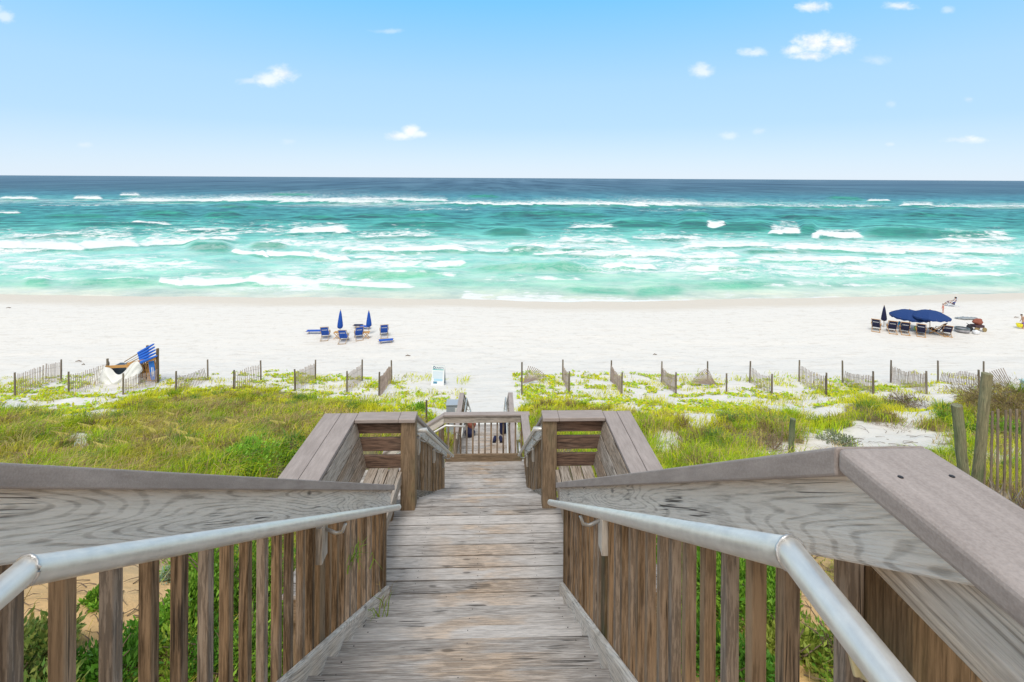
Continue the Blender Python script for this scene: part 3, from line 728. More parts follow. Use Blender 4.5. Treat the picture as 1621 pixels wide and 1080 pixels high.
# rolling chop: long crests parallel to the shore
def ridge(a): return 1-np.abs(2*a-1)
wx, wy = X*(1+0*D)+6*(fbm(X*.05, D*.05, 3, 2)-.5), D
sw = ridge(fbm(wx/15, wy/5.0, 201, 3, .5))**2*sstep(D, 260, 120)+ridge(fbm(wx/26, wy/16, 231, 3, .6))**2*sstep(D, 100, 220)*1.4
sw2 = fbm(wx/7, wy/2.0, 211, 3)
sw3 = ridge(fbm(wx/55+3, wy/13, 221, 2))**2
zz = depth*fade*(.55*sw+.22*sw2+.30*sw3*sstep(D, 70, 120))-.25
BR2 = [(-60, 402, 60, 399, 24, 1.0, .4), (560, 416, 700, 419, 12, .8, .3), (700, 400, 860, 404, 14, .7, .3), (840, 408, 960, 406, 10, .85, .4), (280, 372, 380, 370, 6, .7, .3), (560, 380, 700, 378, 8, .7, .3), (880, 386, 1000, 388, 12, .75, .3), (1000, 380, 1130, 384, 8, .75, .3), (0, 420, 160, 424, 9, .6, .2), (170, 426, 330, 420, 10, .65, .2), (600, 438, 740, 442, 8, .6, .2), (1050, 420, 1240, 424, 10, .65, .2), (1180, 418, 1400, 420, 12, .8, .3), (1380, 420, 1640, 423, 12, .75, .3), (760, 447, 930, 449, 8, .5, .2), (1060, 446, 1260, 449, 8, .5, .2), (1200, 456, 1500, 456, 8, .5, .15), (-80, 321, 30, 320, 4, .8, .4), (560, 319, 680, 320, 5, .8, .3), (1480, 327, 1700, 326, 5, .7, .3), (60, 331, 220, 330, 3, .5, .2), (640, 336, 760, 335, 3, .5, .2), (1000, 337, 1140, 336, 3, .45, .2), (900, 364, 980, 364, 4, .8, .4), (1500, 385, 1640, 384, 8, .8, .3), (30, 380, 220, 376, 9, .7, .3)]
# breaking waves: (u0, v0, u1, v1, thickness seaward, foam strength, crest height)
BR = [(25, 319, 82, 320, 3, 1.1, .5), (133, 319, 178, 319, 3, 1.1, .5), (203, 313, 235, 312, 2, .9, .4), (200, 323, 410, 322, 5, 1.0, .5), (330, 321, 640, 324, 8, .85, .5), (470, 322, 560, 320, 8, .9, .3), (655, 321, 712, 320, 3, 1.0, .4), (690, 325, 1100, 327, 7, .95, .5), (990, 327, 1120, 326, 8, .9, .3), (1100, 326, 1440, 328, 5, .6, .3), (1440, 325, 1500, 324, 4, 1.0, .5), (1385, 317, 1425, 317, 3, 1.0, .4),
      (10, 344, 58, 344, 2, .8, .4), (220, 361, 285, 362, 3, .8, .4), (0, 397, 60, 399, 26, 1.15, .5), (50, 399, 150, 401, 28, 1.3, .7), (140, 400, 235, 395, 26, 1.1, .6), (225, 395, 390, 386, 20, .85, .3), (300, 380, 480, 372, 10, .6, .2), (458, 374, 560, 372, 7, 1.15, .7), (400, 394, 600, 396, 22, .75, .2), (373, 404, 430, 413, 6, 1.2, .6), (420, 411, 500, 413, 8, 1.1, .6), (495, 412, 560, 421, 9, 1.0, .5), (540, 402, 620, 404, 10, .9, .4), (610, 404, 745, 401, 8, 1.25, .7),
      (520, 430, 720, 428, 16, .8, .2), (690, 428, 740, 424, 8, .9, .3), (262, 450, 300, 454, 7, 1.1, .5), (290, 453, 400, 451, 9, 1.15, .5), (390, 450, 500, 452, 9, 1.1, .5), (490, 452, 660, 458, 10, 1.15, .5), (730, 473, 790, 476, 7, 1.15, .3), (780, 476, 900, 478, 8, 1.2, .3), (880, 478, 1060, 478, 5, .8, .2), (1020, 476, 1110, 479, 4, .8, .2),
      (940, 408, 1080, 410, 12, .9, .3), (830, 396, 960, 400, 16, .7, .2), (1122, 365, 1155, 365, 6, 1.3, .9), (1224, 373, 1278, 373, 9, 1.3, .9), (1296, 378, 1380, 380, 12, 1.35, .9), (1080, 392, 1240, 396, 14, .8, .3), (1080, 397, 1230, 395, 6, 1.1, .3), (1230, 399, 1400, 404, 20, 1.05, .4), (1380, 404, 1640, 406, 20, 1.1, .4), (1080, 413, 1180, 412, 12, .9, .3),
      (1580, 377, 1621, 376, 6, .9, .4), (1345, 433, 1400, 438, 10, .95, .4), (1390, 438, 1640, 441, 14, .85, .3), (950, 427, 1045, 430, 12, .9, .4), (1240, 433, 1300, 432, 6, .6, .2), (1020, 470, 1200, 474, 4, .5, .1), (1180, 474, 1360, 473, 4, .6, .1), (0, 468, 200, 470, 4, .5, .05), (150, 472, 560, 472, 3, .45, .05), (1360, 471, 1640, 464, 4, .4, .05), (0, 440, 180, 455, 10, .55, .1), (120, 455, 260, 446, 12, .55, .1), (200, 436, 520, 430, 14, .35, .1)]
bface = np.zeros_like(D); foam = np.zeros_like(D); lace = np.zeros_like(D)
wob = (fbm(X*.22, D*0+1.5, 301, 4)-.5)
for (u0, v0, u1, v1, th, st, hh) in BR+BR2:
    t = (Uu-u0)/(u1-u0); ve = v0+(v1-v0)*np.clip(t, 0, 1)+wob*min(7, th*.9)
    e = sstep(t, -.10, .16)*sstep(t, 1.10, .80)
    tv = .6+1.3*fbm(X*.05*(v0-CY)/100+th, X*0+v0, 311, 2)
    q = (ve-Vv)/(min(th*1.7+2.0, 27)*(.25+.75*e)*tv)
    f = np.where(q > -.06, sstep(q, -.06, .05)*(.66*np.clip(1-q, 0, 1)**.45+.40*np.exp(-(q/.22)**2)), 0)*e**.5
    bface = np.maximum(bface, (e if hh >= .3 else 0*e)*np.exp(-((Vv-ve-1.6)/(1.2+.25*th**.5))**2)*.75)
    foam = np.maximum(foam, f*st*.95)
    zz += e*hh*.8*depth*np.exp(-((q-.18)/.16)**2)
# green unbroken faces: (u0,v_crest0,u1,v_crest1,face px, height)
GR = [(1075, 357, 1130, 359, 12, .9), (1140, 362, 1228, 360, 12, .9), (1275, 365, 1302, 363, 13, .9), (1378, 370, 1500, 371, 11, .9), (1480, 372, 1600, 376, 8, .6), (960, 357, 1075, 358, 8, .7), (770, 370, 840, 371, 6, .8), (228, 343, 310, 343, 6, .9), (330, 346, 390, 345, 6, .9), (1230, 344, 1352, 349, 4, .7), (590, 360, 730, 359, 6, .6), (305, 396, 375, 397, 11, .8), (400, 394, 460, 393, 7, .5), (60, 447, 100, 448, 8, .5), (130, 448, 260, 446, 9, .55), (740, 428, 920, 430, 9, .5), (1080, 429, 1200, 432, 8, .4), (880, 430, 960, 433, 8, .4), (1000, 461, 1090, 458, 12, .6), (890, 458, 1010, 462, 8, .4),
      (90, 323+24, 190, 347, 4, .5), (640, 344, 700, 344, 4, .6), (780, 342, 900, 341, 5, .7), (870, 342, 960, 344, 5, .6), (1080, 343, 1130, 342, 4, .6), (430, 310, 500, 310, 3, .6), (740, 311, 790, 311, 3, .6), (1320, 311, 1380, 314, 4, .7), (120, 360, 260, 361, 4, .5), (1440, 340, 1560, 342, 3, .5), (350, 330, 420, 332, 3, .5), (560, 346, 640, 346, 3, .6), (470, 348, 540, 350, 3, .6), (1180, 402, 1260, 404, 4, .3), (800, 400, 870, 401, 6, .4), (880, 402, 960, 400, 6, .4), (1100, 455, 1230, 452, 8, .35), (560, 440, 700, 438, 6, .3)]
face = bface*sstep(Vv, 474, 462)
for (u0, v0, u1, v1, th, hh) in GR:
    t = (Uu-u0)/(u1-u0); vc = v0+(v1-v0)*np.clip(t, 0, 1)+wob*3
    e = sstep(t, -.12, .25)*sstep(t, 1.12, .75); q = (Vv-vc)/th
    # steep on the shore side, long back on the sea side
    prof = np.where(q < 0, np.exp(-(q/.9)**2), np.exp(-(q/.55)**2))
    zz += e*hh*prof*depth
    face = np.maximum(face, e*np.where(q > -.15, np.exp(-((q-.35)/.5)**2), 0))
    foam = foam*(1-.8*e*np.where((q > .05) & (q < .9), 1, 0)*np.where(th > 8, 1, .3))
chop = sw
lace = sstep(Vv, 372, 396)*sstep(Vv, 474, 455)*(.35+.9*sstep(fbm(X*.05, D*.12, 401, 3), .42, .62))
lace = np.maximum(lace, .8*sstep(Vv, 318, 322)*sstep(Vv, 334, 326)*sstep(fbm(X*.02, D*.04, 411, 3), .4, .6))
# colour of the water column over pale sand, deepening away from the shore
ST = [(479, (222, 214, 194)), (471, (206, 216, 196)), (458, (150, 214, 184)), (440, (128, 210, 186)), (415, (132, 216, 200)), (395, (126, 212, 198)), (375, (96, 198, 184)), (358, (66, 176, 166)), (345, (48, 150, 148)), (332, (52, 140, 148)), (322, (84, 168, 170)), (312, (56, 128, 146)), (302, (52, 98, 118)), (290, (58, 96, 120)), (282, (80, 114, 136))]
sv_ = np.array([s_[0] for s_ in ST])[::-1]; sc_ = np.array([lin(*s_[1]) for s_ in ST])[::-1]
vj = Vv+(fbm(X/40, D/22, 501, 3)-.5)*14*sstep(Vv, 290, 330)
# tie to true distance from the waterline close in, so the shallows follow the shore
near = sstep(Vv, 440, 462); dsh = D-shore_y(X.ravel()).reshape(D.shape)
vn = 476-dsh*2.6; vj = vj*(1-near)+np.clip(vn, 430, 480)*near
colr = np.stack([np.interp(vj, sv_, sc_[:, i]) for i in range(3)], -1)
emer = np.array(lin(20, 150, 118)); emer2 = np.array(lin(105, 200, 160))
em = emer*(1-sstep(Vv, 385, 440)[..., None])+emer2*sstep(Vv, 385, 440)[..., None]
face = np.clip(face*1.2, 0, 1); colr = colr*(1-.92*face[..., None])+em*.92*face[..., None]
# shading of the ordinary chop painted in: shoreward slopes darker, greener
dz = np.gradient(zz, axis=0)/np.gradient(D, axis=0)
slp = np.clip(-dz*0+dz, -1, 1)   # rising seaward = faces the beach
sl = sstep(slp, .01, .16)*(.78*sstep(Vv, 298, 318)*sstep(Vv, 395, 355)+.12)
chop_shade = np.array(lin(14, 104, 104))
colr = colr*(1-sl[..., None])+chop_shade*sl[..., None]
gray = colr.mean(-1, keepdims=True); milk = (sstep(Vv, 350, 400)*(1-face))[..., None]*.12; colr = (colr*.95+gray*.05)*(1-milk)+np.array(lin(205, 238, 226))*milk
V = np.stack([X.ravel(), D.ravel(), zz.ravel()], 1); ny, nx = D.shape
ii = (np.arange(ny-1)[:, None]*nx+np.arange(nx-1)[None, :]).ravel(); Fq = np.stack([ii, ii+1, ii+nx+1, ii+nx], 1)
m, n, p, _ = newmat('sea_water')
geo = n.node('ShaderNodeNewGeometry'); P = geo.outputs['Position']
sp_ = n.node('ShaderNodeSeparateXYZ'); n.link(P, sp_.inputs[0])
wc = n.attr('wcol', 'Color')
nearN = n.noise(n.vmath('MULTIPLY', P, (.55, 1.5, .5)), 1, 6, .62, .3)
midN = n.noise(n.vmath('MULTIPLY', P, (.13, .20, 0)), 1, 6, .68, .2)
farN = n.noise(n.vmath('MULTIPLY', P, (.05, .009, 0)), 1, 2.5, .7)
hzN = n.noise(n.vmath('MULTIPLY', P, (.016, .0020, 0)), 1, 2, .6)
farW = n.step(sp_.outputs[1], 180, 700)
tex = n.mix(n.step(sp_.outputs[1], 500, 1000), n.mix(farW, midN, farN), hzN)
tex = n.mix(farW, tex, n.math('ADD', n.math('MULTIPLY', n.math('SUBTRACT', tex, .5), .8), .5))
tex = n.math('ADD', n.math('MULTIPLY', n.math('SUBTRACT', tex, .5), n.math('ADD', n.math('MULTIPLY', n.step(sp_.outputs[1], 80, 190), .72), .28)), .5)
wc = n.mix(1, wc, n.ramp(tex, [(.40, (.30, .50, .58)), (.50, (.95, .97, .98)), (.60, (1.7, 1.42, 1.32))]), 'MULTIPLY')
vo = n.node('ShaderNodeTexVoronoi', feature='DISTANCE_TO_EDGE')
wp = n.vmath('ADD', n.vmath('MULTIPLY', P, (.55, 1.25, 0)), n.vmath('MULTIPLY', n.node('ShaderNodeTexNoise').outputs[1], (0, 0, 0)))
nd = n.node('ShaderNodeTexNoise'); n.put(nd.inputs['Vector'], n.vmath('MULTIPLY', P, (.3, .6, 0))); nd.inputs['Detail'].default_value = 4
wp = n.vmath('ADD', n.vmath('MULTIPLY', P, (.32, .45, 0)), n.vmath('MULTIPLY', nd.outputs[1], (3.0, 3.0, 0)))
n.put(vo.inputs['Vector'], wp); vo.inputs['Scale'].default_value = 1
lc = n.math('MULTIPLY', n.step(vo.outputs['Distance'], .16, .01), n.step(nearN, .35, .58))
strk = n.noise(n.vmath('MULTIPLY', P, (.16, .34, 0)), 1, 7, .74, .5)
fo = n.attr('foam'); la = n.attr('lace')
fb = n.math('ADD', n.math('MULTIPLY', nearN, .6), n.math('MULTIPLY', n.noise(n.vmath('MULTIPLY', P, (.35, .35, 0)), 1, 6, .75, .5), .6))
f1 = n.step(n.math('ADD', fo, n.math('MULTIPLY', n.math('SUBTRACT', fb, .6), 2.6)), .36, .74)
f1 = n.math('MULTIPLY', f1, n.step(fo, .04, .18))
f2 = n.math('MULTIPLY', n.math('MULTIPLY', lc, la), .8)
f3 = n.math('MULTIPLY', n.math('MULTIPLY', n.step(strk, .46, .58), la), .9)
f4 = n.math('MULTIPLY', n.step(n.noise(n.vmath('MULTIPLY', P, (.05, .16, 0)), 1, 6, .72), .685, .72), n.step(sp_.outputs[1], 700, 100))
ft = n.math('MINIMUM', n.math('MAXIMUM', n.math('MAXIMUM', f1, f4), n.math('MAXIMUM', f2, f3)), 1.0)
c = n.mix(ft, wc, (.76, .79, .80))
n.link(c, p.inputs['Base Color'])
n.link(n.math('ADD', n.math('MULTIPLY', ft, .5), .28), p.inputs['Roughness'])
p.inputs['IOR'].default_value = 1.33; p.inputs['Specular IOR Level'].default_value = 0
n.link(n.bump(n.math('ADD', nearN, n.math('MULTIPLY', midN, 2)), .55, .35), p.inputs['Normal'])
gl = n.node('ShaderNodeBsdfGlossy'); gl.inputs['Roughness'].default_value = .30; gl.inputs['Color'].default_value = (.9, .95, 1, 1)
mx = n.node('ShaderNodeMixShader'); n.link(n.math('MULTIPLY', n.math('SUBTRACT', 1.0, ft), .16), mx.inputs[0])
n.link(p.inputs['Normal'].links[0].from_socket, gl.inputs['Normal']); n.link(p.outputs[0], mx.inputs[1]); n.link(gl.outputs[0], mx.inputs[2]); n.link(mx.outputs[0], _.inputs[0])
M_SEA = m
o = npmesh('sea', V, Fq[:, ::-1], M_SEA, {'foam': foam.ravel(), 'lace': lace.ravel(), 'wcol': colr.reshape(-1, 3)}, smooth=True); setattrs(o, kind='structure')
# ================================================================ DUNE PLANTS
def plantmat(name, attr='gcol', trans=.35, rough=.6):
    m, n, p, out = newmat(name)
    c = n.attr(attr, 'Color')
    p.inputs['Roughness'].default_value = rough; p.inputs['Specular IOR Level'].default_value = .25
    n.link(c, p.inputs['Base Color'])
    t = n.node('ShaderNodeBsdfTranslucent'); n.link(n.mix(1, c, (1.0, 1.0, .7), 'MULTIPLY'), t.inputs[0])
    mx = n.node('ShaderNodeMixShader'); mx.inputs[0].default_value = trans
    n.link(p.outputs[0], mx.inputs[1]); n.link(t.outputs[0], mx.inputs[2]); n.link(mx.outputs[0], out.inputs[0]); return m
M_GRASS = plantmat('dune_grass_blades', trans=.4); M_LEAF = plantmat('leathery_leaves', trans=.25, rough=.45)
def blades(P, h, w, az, lean, col):
    """P (n,3); five-vertex curved blades"""
    k = len(P); d = np.stack([np.cos(az), np.sin(az), 0*az], 1)
    fa = rng.uniform(0, 2*np.pi, k); s = np.stack([np.cos(fa), np.sin(fa), 0*fa], 1)*(w/2)[:, None]
    up = np.array([0, 0, 1.0])
    m_ = P+up*(h*.62)[:, None]+d*(lean*h*.28)[:, None]; t_ = P+up*(h*(1-.35*lean))[:, None]+d*(lean*h*.95)[:, None]
    V = np.stack([P-s, P+s, m_+s*.8, m_-s*.8, t_], 1).reshape(-1, 3)
    b = np.arange(k)*5
    Fq = np.stack([b, b+1, b+2, b+3], 1); Ft = np.stack([b+3, b+2, b+4], 1)
    return V, Fq, Ft, np.repeat(col, 5, 0)
G_YG = np.array([.78, .76, .02]); G_GR = np.array([.38, .56, .02]); G_OL = np.array([.60, .56, .07]); G_BR = np.array([.46, .33, .16]); G_ST = np.array([.75, .64, .26]); G_DK = np.array([.085, .16, .03])
def sample(nn, x0, x1, y0, y1):
    return rng.uniform(x0, x1, nn), rng.uniform(y0, y1, nn)
A = []
for (y0, y1, dens) in ((4.2, 8, 260), (8, 12, 620), (12, 17, 460), (17, 22, 330), (22, 30, 200)):
    xw = 1.12*y1+1.0
    nn = int((y1-y0)*2*xw*dens); x, y = sample(nn, -xw, xw, y0, y1)
    keep = np.abs(x) < 1.12*y+1.0; x, y = x[keep], y[keep]
    # clumping
    nj = fbm(x*3.0, y*3.0, 121, 2)
    vv = veg(x, y); keep = rng.uniform(0, 1, len(x)) < vv*(.45+.9*sstep(nj, .35, .65)); A.append((x[keep], y[keep]))
x = np.concatenate([a[0] for a in A]); y = np.concatenate([a[1] for a in A])
keep = ~((x > -1.95) & (x < 1.7) & (y < 9.5)) & ~((x > -3.8) & (x < .9) & (y > 9) & (y < 13.6)) & ~((x > -1.3) & (x < .8) & (y < 19.5)); x, y = x[keep], y[keep]
z = ground_z(x, y); u, v = proj(x, y, z); k = len(x)
pn = fbm(x*.45, y*.45, 131, 3); pn2 = fbm(x*1.1+9, y*1.1, 141, 3); top = np.interp(u, gu, gv)
rim = sstep(v-top, 34, 6)                               # bright new growth on the seaward edge
leftb = sstep(u, 700, 560)*sstep(v, 634, 660)*.30
brown = np.clip(sstep(pn2, .49, .58)*.95+leftb, 0, 1)*(1-rim*.8)
brown = brown*np.where((u > 980) & (u < 1260) & (v > 690) & (v < 760), .25, 1)
brown = np.maximum(brown, sstep(np.hypot((u-1570)/70, (v-640)/24), 1.2, .7)*.85); brown = np.maximum(brown, sstep(np.hypot((u-1225)/50, (v-700)/30), 1.2, .6)*.9)
green = np.clip(sstep(pn, .42, .60)+np.where((u > 930) & (v > 660), .35, 0), 0, 1)
r = rng.uniform(0, 1, (k, 1))
col = G_OL*(1-green[:, None])+G_GR*green[:, None]
col = col*(1-.75*rim[:, None])+G_YG*.75*rim[:, None]
dk = rng.uniform(0, 1, k) < .18; col[dk] = col[dk]*.4+G_DK*.6
yl = (rng.uniform(0, 1, k) < .34) & ~dk; col[yl] = col[yl]*.35+G_YG*.65
pick = rng.uniform(0, 1, k) < brown*.7; col[pick] = G_BR*(.7+.8*r[pick])
st_ = rng.uniform(0, 1, k) < .03+.05*brown; col[st_] = G_ST*(.7+.5*r[st_])
col = col*(.75+.5*rng.uniform(0, 1, (k, 1)))
h = (.20+.20*rng.uniform(0, 1, k)+.12*sstep(pn, .4, .7))*np.where(v < top-6, .9, 1)*np.where(rim > .6, .75, 1)
h = h*.85*(.62+.85*sstep(fbm(x*1.7, y*1.7, 171, 2), .3, .72))
wd = .0035+.00085*y*rng.uniform(.6, 1.3, k)
az = rng.normal(.35, 1.3, k)+1.5*(fbm(x*.8, y*.8, 181, 2)-.5); lean = np.clip(rng.normal(.95, .35, k), .1, 1.5)
# tussocks: taller clumps of longer, darker or strawy blades
nt = 1500; tx_, ty_ = sample(nt, -26, 26, 5, 24); keep = (np.abs(tx_) < 1.1*ty_+1) & (veg(tx_, ty_) > .75) & ~((tx_ > -2.3) & (tx_ < 2.0) & (ty_ < 9.8)) & ~((tx_ > -4.1) & (tx_ < 1.2) & (ty_ > 9) & (ty_ < 13.9)) & ~((tx_ > -1.6) & (tx_ < 1.1))
tx_, ty_ = tx_[keep], ty_[keep]; nb = 70; nt = len(tx_)
ang = rng.uniform(0, 2*np.pi, (nt, nb)); rr = rng.uniform(0, 1, (nt, nb))**.7*rng.uniform(.10, .26, (nt, 1))
x2 = (tx_[:, None]+np.cos(ang)*rr).ravel(); y2 = (ty_[:, None]+np.sin(ang)*rr).ravel(); z2 = ground_z(x2, y2)
pal = np.array([G_DK*2.0, G_GR*.75, G_OL*.7, G_BR*.75, G_ST*.8, G_GR*1.1]); pi_ = rng.choice(6, nt, p=[.22, .18, .18, .28, .06, .08])
c2 = np.repeat(pal[pi_], nb, 0)*rng.uniform(.65, 1.25, (nt*nb, 1)); h2 = np.repeat(rng.uniform(.28, .55, nt), nb)*rng.uniform(.6, 1.1, nt*nb)
x = np.concatenate([x, x2]); y = np.concatenate([y, y2]); z = np.concatenate([z, z2]); h = np.concatenate([h, h2]); col = np.concatenate([col, c2])
wd = np.concatenate([wd, .0035+.0008*y2]); az = np.concatenate([az, ang.ravel()*1.0+rng.normal(0, .4, nt*nb)]); lean = np.concatenate([lean, np.clip(rng.normal(.8, .3, nt*nb), .1, 1.4)])
V, Fq, Ft, cc = blades(np.stack([x, y, z-.02], 1), h, wd, az, lean, np.clip(col, 0, 1))
o = npmesh('dune_grass', V, Fq, M_GRASS, {'gcol': cc}, Ft=Ft)
setattrs(o, 'long bright green, olive and straw coloured grass covering the dunes', 'grass', kind='stuff')

# low vines with round yellow-green leaves creeping over the white sand
nn = 260000; x, y = sample(nn, -33, 33, 17.5, 30.5); z = ground_z(x, y); u, v = proj(x, y, z)
cl1 = fbm(x*.55, y*1.1, 151, 3); cl2 = fbm(x*2.6, y*2.6, 161, 2)
lim = np.interp(u, [0, 150, 260, 420, 690, 715, 820, 900, 1120, 1300, 1460, 1621], [610, 596, 602, 590, 612, 640, 592, 592, 598, 604, 612, 622])
keep = (v > lim-6+18*(cl1-.5)) & (v < 668) & (cl1 > .515+np.where(u > 820, .035, 0)-.05*sstep(v, 600, 640)) & (cl2 > .46) & ~((x > -1.35) & (x < 1.0)) & (rng.uniform(0, 1, nn) < .55) & (u > -60) & (u < 1690)
x, y, z = x[keep], y[keep], z[keep]; k = len(x)
s = rng.uniform(.035, .075, k); a = rng.uniform(0, 2*np.pi, k); ti = rng.normal(0, .35, (k, 2))
ax = np.stack([np.cos(a), np.sin(a), ti[:, 0]], 1)*s[:, None]; bx = np.stack([-np.sin(a), np.cos(a), ti[:, 1]], 1)*s[:, None]
C = np.stack([x, y, z+rng.uniform(.01, .10, k)], 1)
V = np.stack([C-ax, C-bx*.8, C+ax, C+bx*.8], 1).reshape(-1, 3); Fq = np.arange(4*k).reshape(k, 4)
col = np.where(rng.uniform(0, 1, (k, 1)) < .5, G_YG*.75, G_GR*1.05)*(.7+.6*rng.uniform(0, 1, (k, 1)))
o = npmesh('beach_vines', V, Fq, M_LEAF, {'gcol': np.repeat(np.clip(col, 0, 1), 4, 0)})
setattrs(o, 'flat yellow-green creeping vines patching the white sand near the fences', 'vines', kind='stuff')

# dry twigs and litter on the tan sand close under the rails
tw = MB(); tw.mi = 0
for i in range(420):
    if i < 200: u_, v_ = random.uniform(0, 640), random.uniform(860, 1078)
    elif i < 300: u_, v_ = random.uniform(1060, 1340), random.uniform(870, 1078)
    else: u_, v_ = random.uniform(1180, 1600), random.uniform(668, 730)
    p = ground(u_, v_); a = random.uniform(0, 6.28); L = random.uniform(.08, .35)*(1 if i < 300 else 1.5)
    if -1.0 < p.x < .7 and p.y < 9: continue
    pts = []
    for j in range(4):
        t = j/3; pts.append((p.x+math.cos(a+t*.7)*L*t, p.y+math.sin(a+t*.7)*L*t, gz(p.x+math.cos(a+t*.7)*L*t, p.y+math.sin(a+t*.7)*L*t)+.008+.10*t*(1-t)*random.random()+.06*t*random.random()))
    tw.tube(pts, [.006, .005, .004, .002], 4, caps=False)
M_TWIG = simple('dry_twig', (.17, .12, .085), .9, 0, .3, 30)
o = tw.build('dry_litter', M_TWIG); setattrs(o, 'dry twigs and plant litter strewn on the tan sand beside the stairs', 'plant litter', kind='stuff')

def leaf_cloud(n_, rx, ry, rz, col1, col2, size, clumps=9, fine=False, seed=0, up=.5):
    r = np.random.default_rng(seed)
    cc = r.normal(0, 1, (clumps, 3)); cc /= np.linalg.norm(cc, axis=1)[:, None]; cc[:, 2] = np.abs(cc[:, 2]); cc *= np.array([rx, ry, rz])*r.uniform(.25, .85, (clumps, 1))
    j = r.integers(0, clumps, n_); cs = r.uniform(.28, .5, clumps)
    d = r.normal(0, 1, (n_, 3)); d /= np.linalg.norm(d, axis=1)[:, None]; rad = r.uniform(0, 1, n_)**.45
    P = cc[j]+d*rad[:, None]*cs[j][:, None]*np.array([rx, ry, rz]); P[:, 2] = np.abs(P[:, 2])+.01
    dr = d*.7+np.array([0, 0, up])+r.normal(0, .45, (n_, 3)); dr /= np.linalg.norm(dr, axis=1)[:, None]
    sd_ = np.cross(dr, r.normal(0, 1, (n_, 3))); sd_ /= np.linalg.norm(sd_, axis=1)[:, None]
    L = size*r.uniform(.6, 1.3, n_); W = L*(.08 if fine else .36)
    V = np.stack([P, P+dr*(L*.5)[:, None]+sd_*(W/2)[:, None], P+dr*L[:, None], P+dr*(L*.5)[:, None]-sd_*(W/2)[:, None]], 1).reshape(-1, 3)
    t = r.uniform(0, 1, (n_, 1)); col = np.array(col1)*(1-t)+np.array(col2)*t
    ct = r.uniform(.75, 1.25, (clumps, 1)); col = col*ct[j]
    return V, np.arange(4*n_).reshape(n_, 4), np.repeat(np.clip(col, 0, 1), 4, 0)
def shrub(label, u_, v_, rx, rz, c1, c2, size=.05, n_=1500, fine=False, cat='shrub', group=None, seed=1, nm='shrub', ry=None, up=.5, stems=7, dy=0):
    if v_ > 900 and not dy: rx, rz, n_, size = rx*1.45, rz*1.15, int(n_*2.2), size*1.1
    p = ground(u_, v_)
    if dy: q_ = at(u_, v_, dy); p = Vector((q_.x, dy, gz(q_.x, dy)))
    if -1.1-rx < p.x < .8+rx and p.y < 9.3: p.x = (-1.12-rx*.8) if p.x < 0 else (.80+rx*.8); p.z = gz(p.x, p.y)
    root = thing(nm, label, cat, (p.x, p.y, p.z-.03), group=group)
    V, F4, cc = leaf_cloud(n_, rx, ry or rx, rz, c1, c2, size, seed=seed, fine=fine, up=up)
    f = npmesh('foliage', V, F4, M_LEAF, {'gcol': cc}); f.parent = root
    r = random.Random(seed)
    m = MB()
    for i in range(stems):
        a = r.uniform(0, 6.28); q = r.uniform(.4, .95)
        pts = [(0, 0, 0), (math.cos(a)*rx*q*.4, math.sin(a)*rx*q*.4, rz*.45), (math.cos(a+.3)*rx*q*.8, math.sin(a+.3)*rx*q*.8, rz*(.6+.45*r.random()))]
        m.tube(pts, [min(.014, .012*rx/.3), min(.009, .008*rx/.3), .003], 5)
    s_ = m.build('stem', M_TWIG, root); return root
GR1, GR2, DK1 = (.10, .27, .025), (.30, .52, .05), (.06, .16, .02)
SH = 'leafy green shrubs on the dune sand'
shrub('small round green shrub on bare tan sand seen between the third and fourth left balusters', 152, 958, .10, .13, GR1, GR2, .05, 500, seed=3)
shrub('leafy shrub with reddish dead stems at the bottom left corner behind the first balusters', 50, 1075, .42, .42, (.10, .22, .05), (.28, .30, .08), .07, 1300, seed=4)
shrub('dark leafy shrub at the bottom edge between the second and third left balusters', 140, 1085, .40, .30, DK1, GR1, .07, 1100, seed=5)
shrub('tiny pale blue-green plant alone on the sand behind the left railing', 268, 922, .08, .14, (.25, .38, .30), (.40, .50, .38), .05, 160, seed=6, nm='silver_plant', cat='plant')
shrub('dense fresh green shrub behind the fourth and fifth left balusters', 262, 1000, .30, .26, GR1, GR2, .05, 1300, seed=7)
shrub('tallest bright green shrub behind the middle of the left railing', 345, 965, .42, .62, GR1, GR2, .055, 2800, seed=8)
shrub('dark green shrub low behind the sixth left baluster', 335, 1050, .38, .30, DK1, GR1, .05, 1400, seed=9)
shrub('wide green shrub close to the left railing near its bracket', 420, 965, .42, .55, (.08, .20, .03), GR2, .055, 2600, seed=10)
shrub('low spreading green plant at the foot of the left railing', 250, 1082, .42, .18, GR2, (.4, .45, .08), .06, 900, seed=11)
shrub('green shrub directly behind the left bracket block', 500, 1000, .45, .45, GR1, GR2, .055, 1800, seed=12)
shrub('large fresh green shrub behind the middle of the right railing', 1120, 960, .50, .55, GR1, GR2, .06, 3000, seed=13)
shrub('rounded green shrub behind the right balusters just left of the tube elbow', 1195, 925, .30, .34, GR1, GR2, .055, 1500, seed=14)
shrub('yellowish broad-leaved plant low behind the last right balusters', 1245, 1040, .36, .26, (.28, .36, .06), (.45, .50, .10), .08, 800, seed=15)
shrub('dark green shrub at the bottom edge behind the right railing', 1150, 1075, .40, .34, DK1, GR1, .06, 1500, seed=16)
shrub('loose green shrub beside the right newel post', 1330, 1050, .34, .36, GR1, (.38, .42, .08), .06, 1100, seed=17)
shrub('sparse green shrub behind the farther right balusters', 1040, 960, .34, .36, GR1, GR2, .055, 1200, seed=18)
shrub('bright green bush on the olive dune grass above the left cap rail', 385, 742, .80, .50, GR1, GR2, .07, 3200, seed=19)
shrub('darker green bush in the grass left of the left bench cap', 452, 722, .50, .42, DK1, GR2, .07, 1600, seed=20)
shrub('small vivid bush low beside the left cap rail', 320, 752, .45, .26, (.14, .30, .03), GR2, .06, 1300, seed=21)
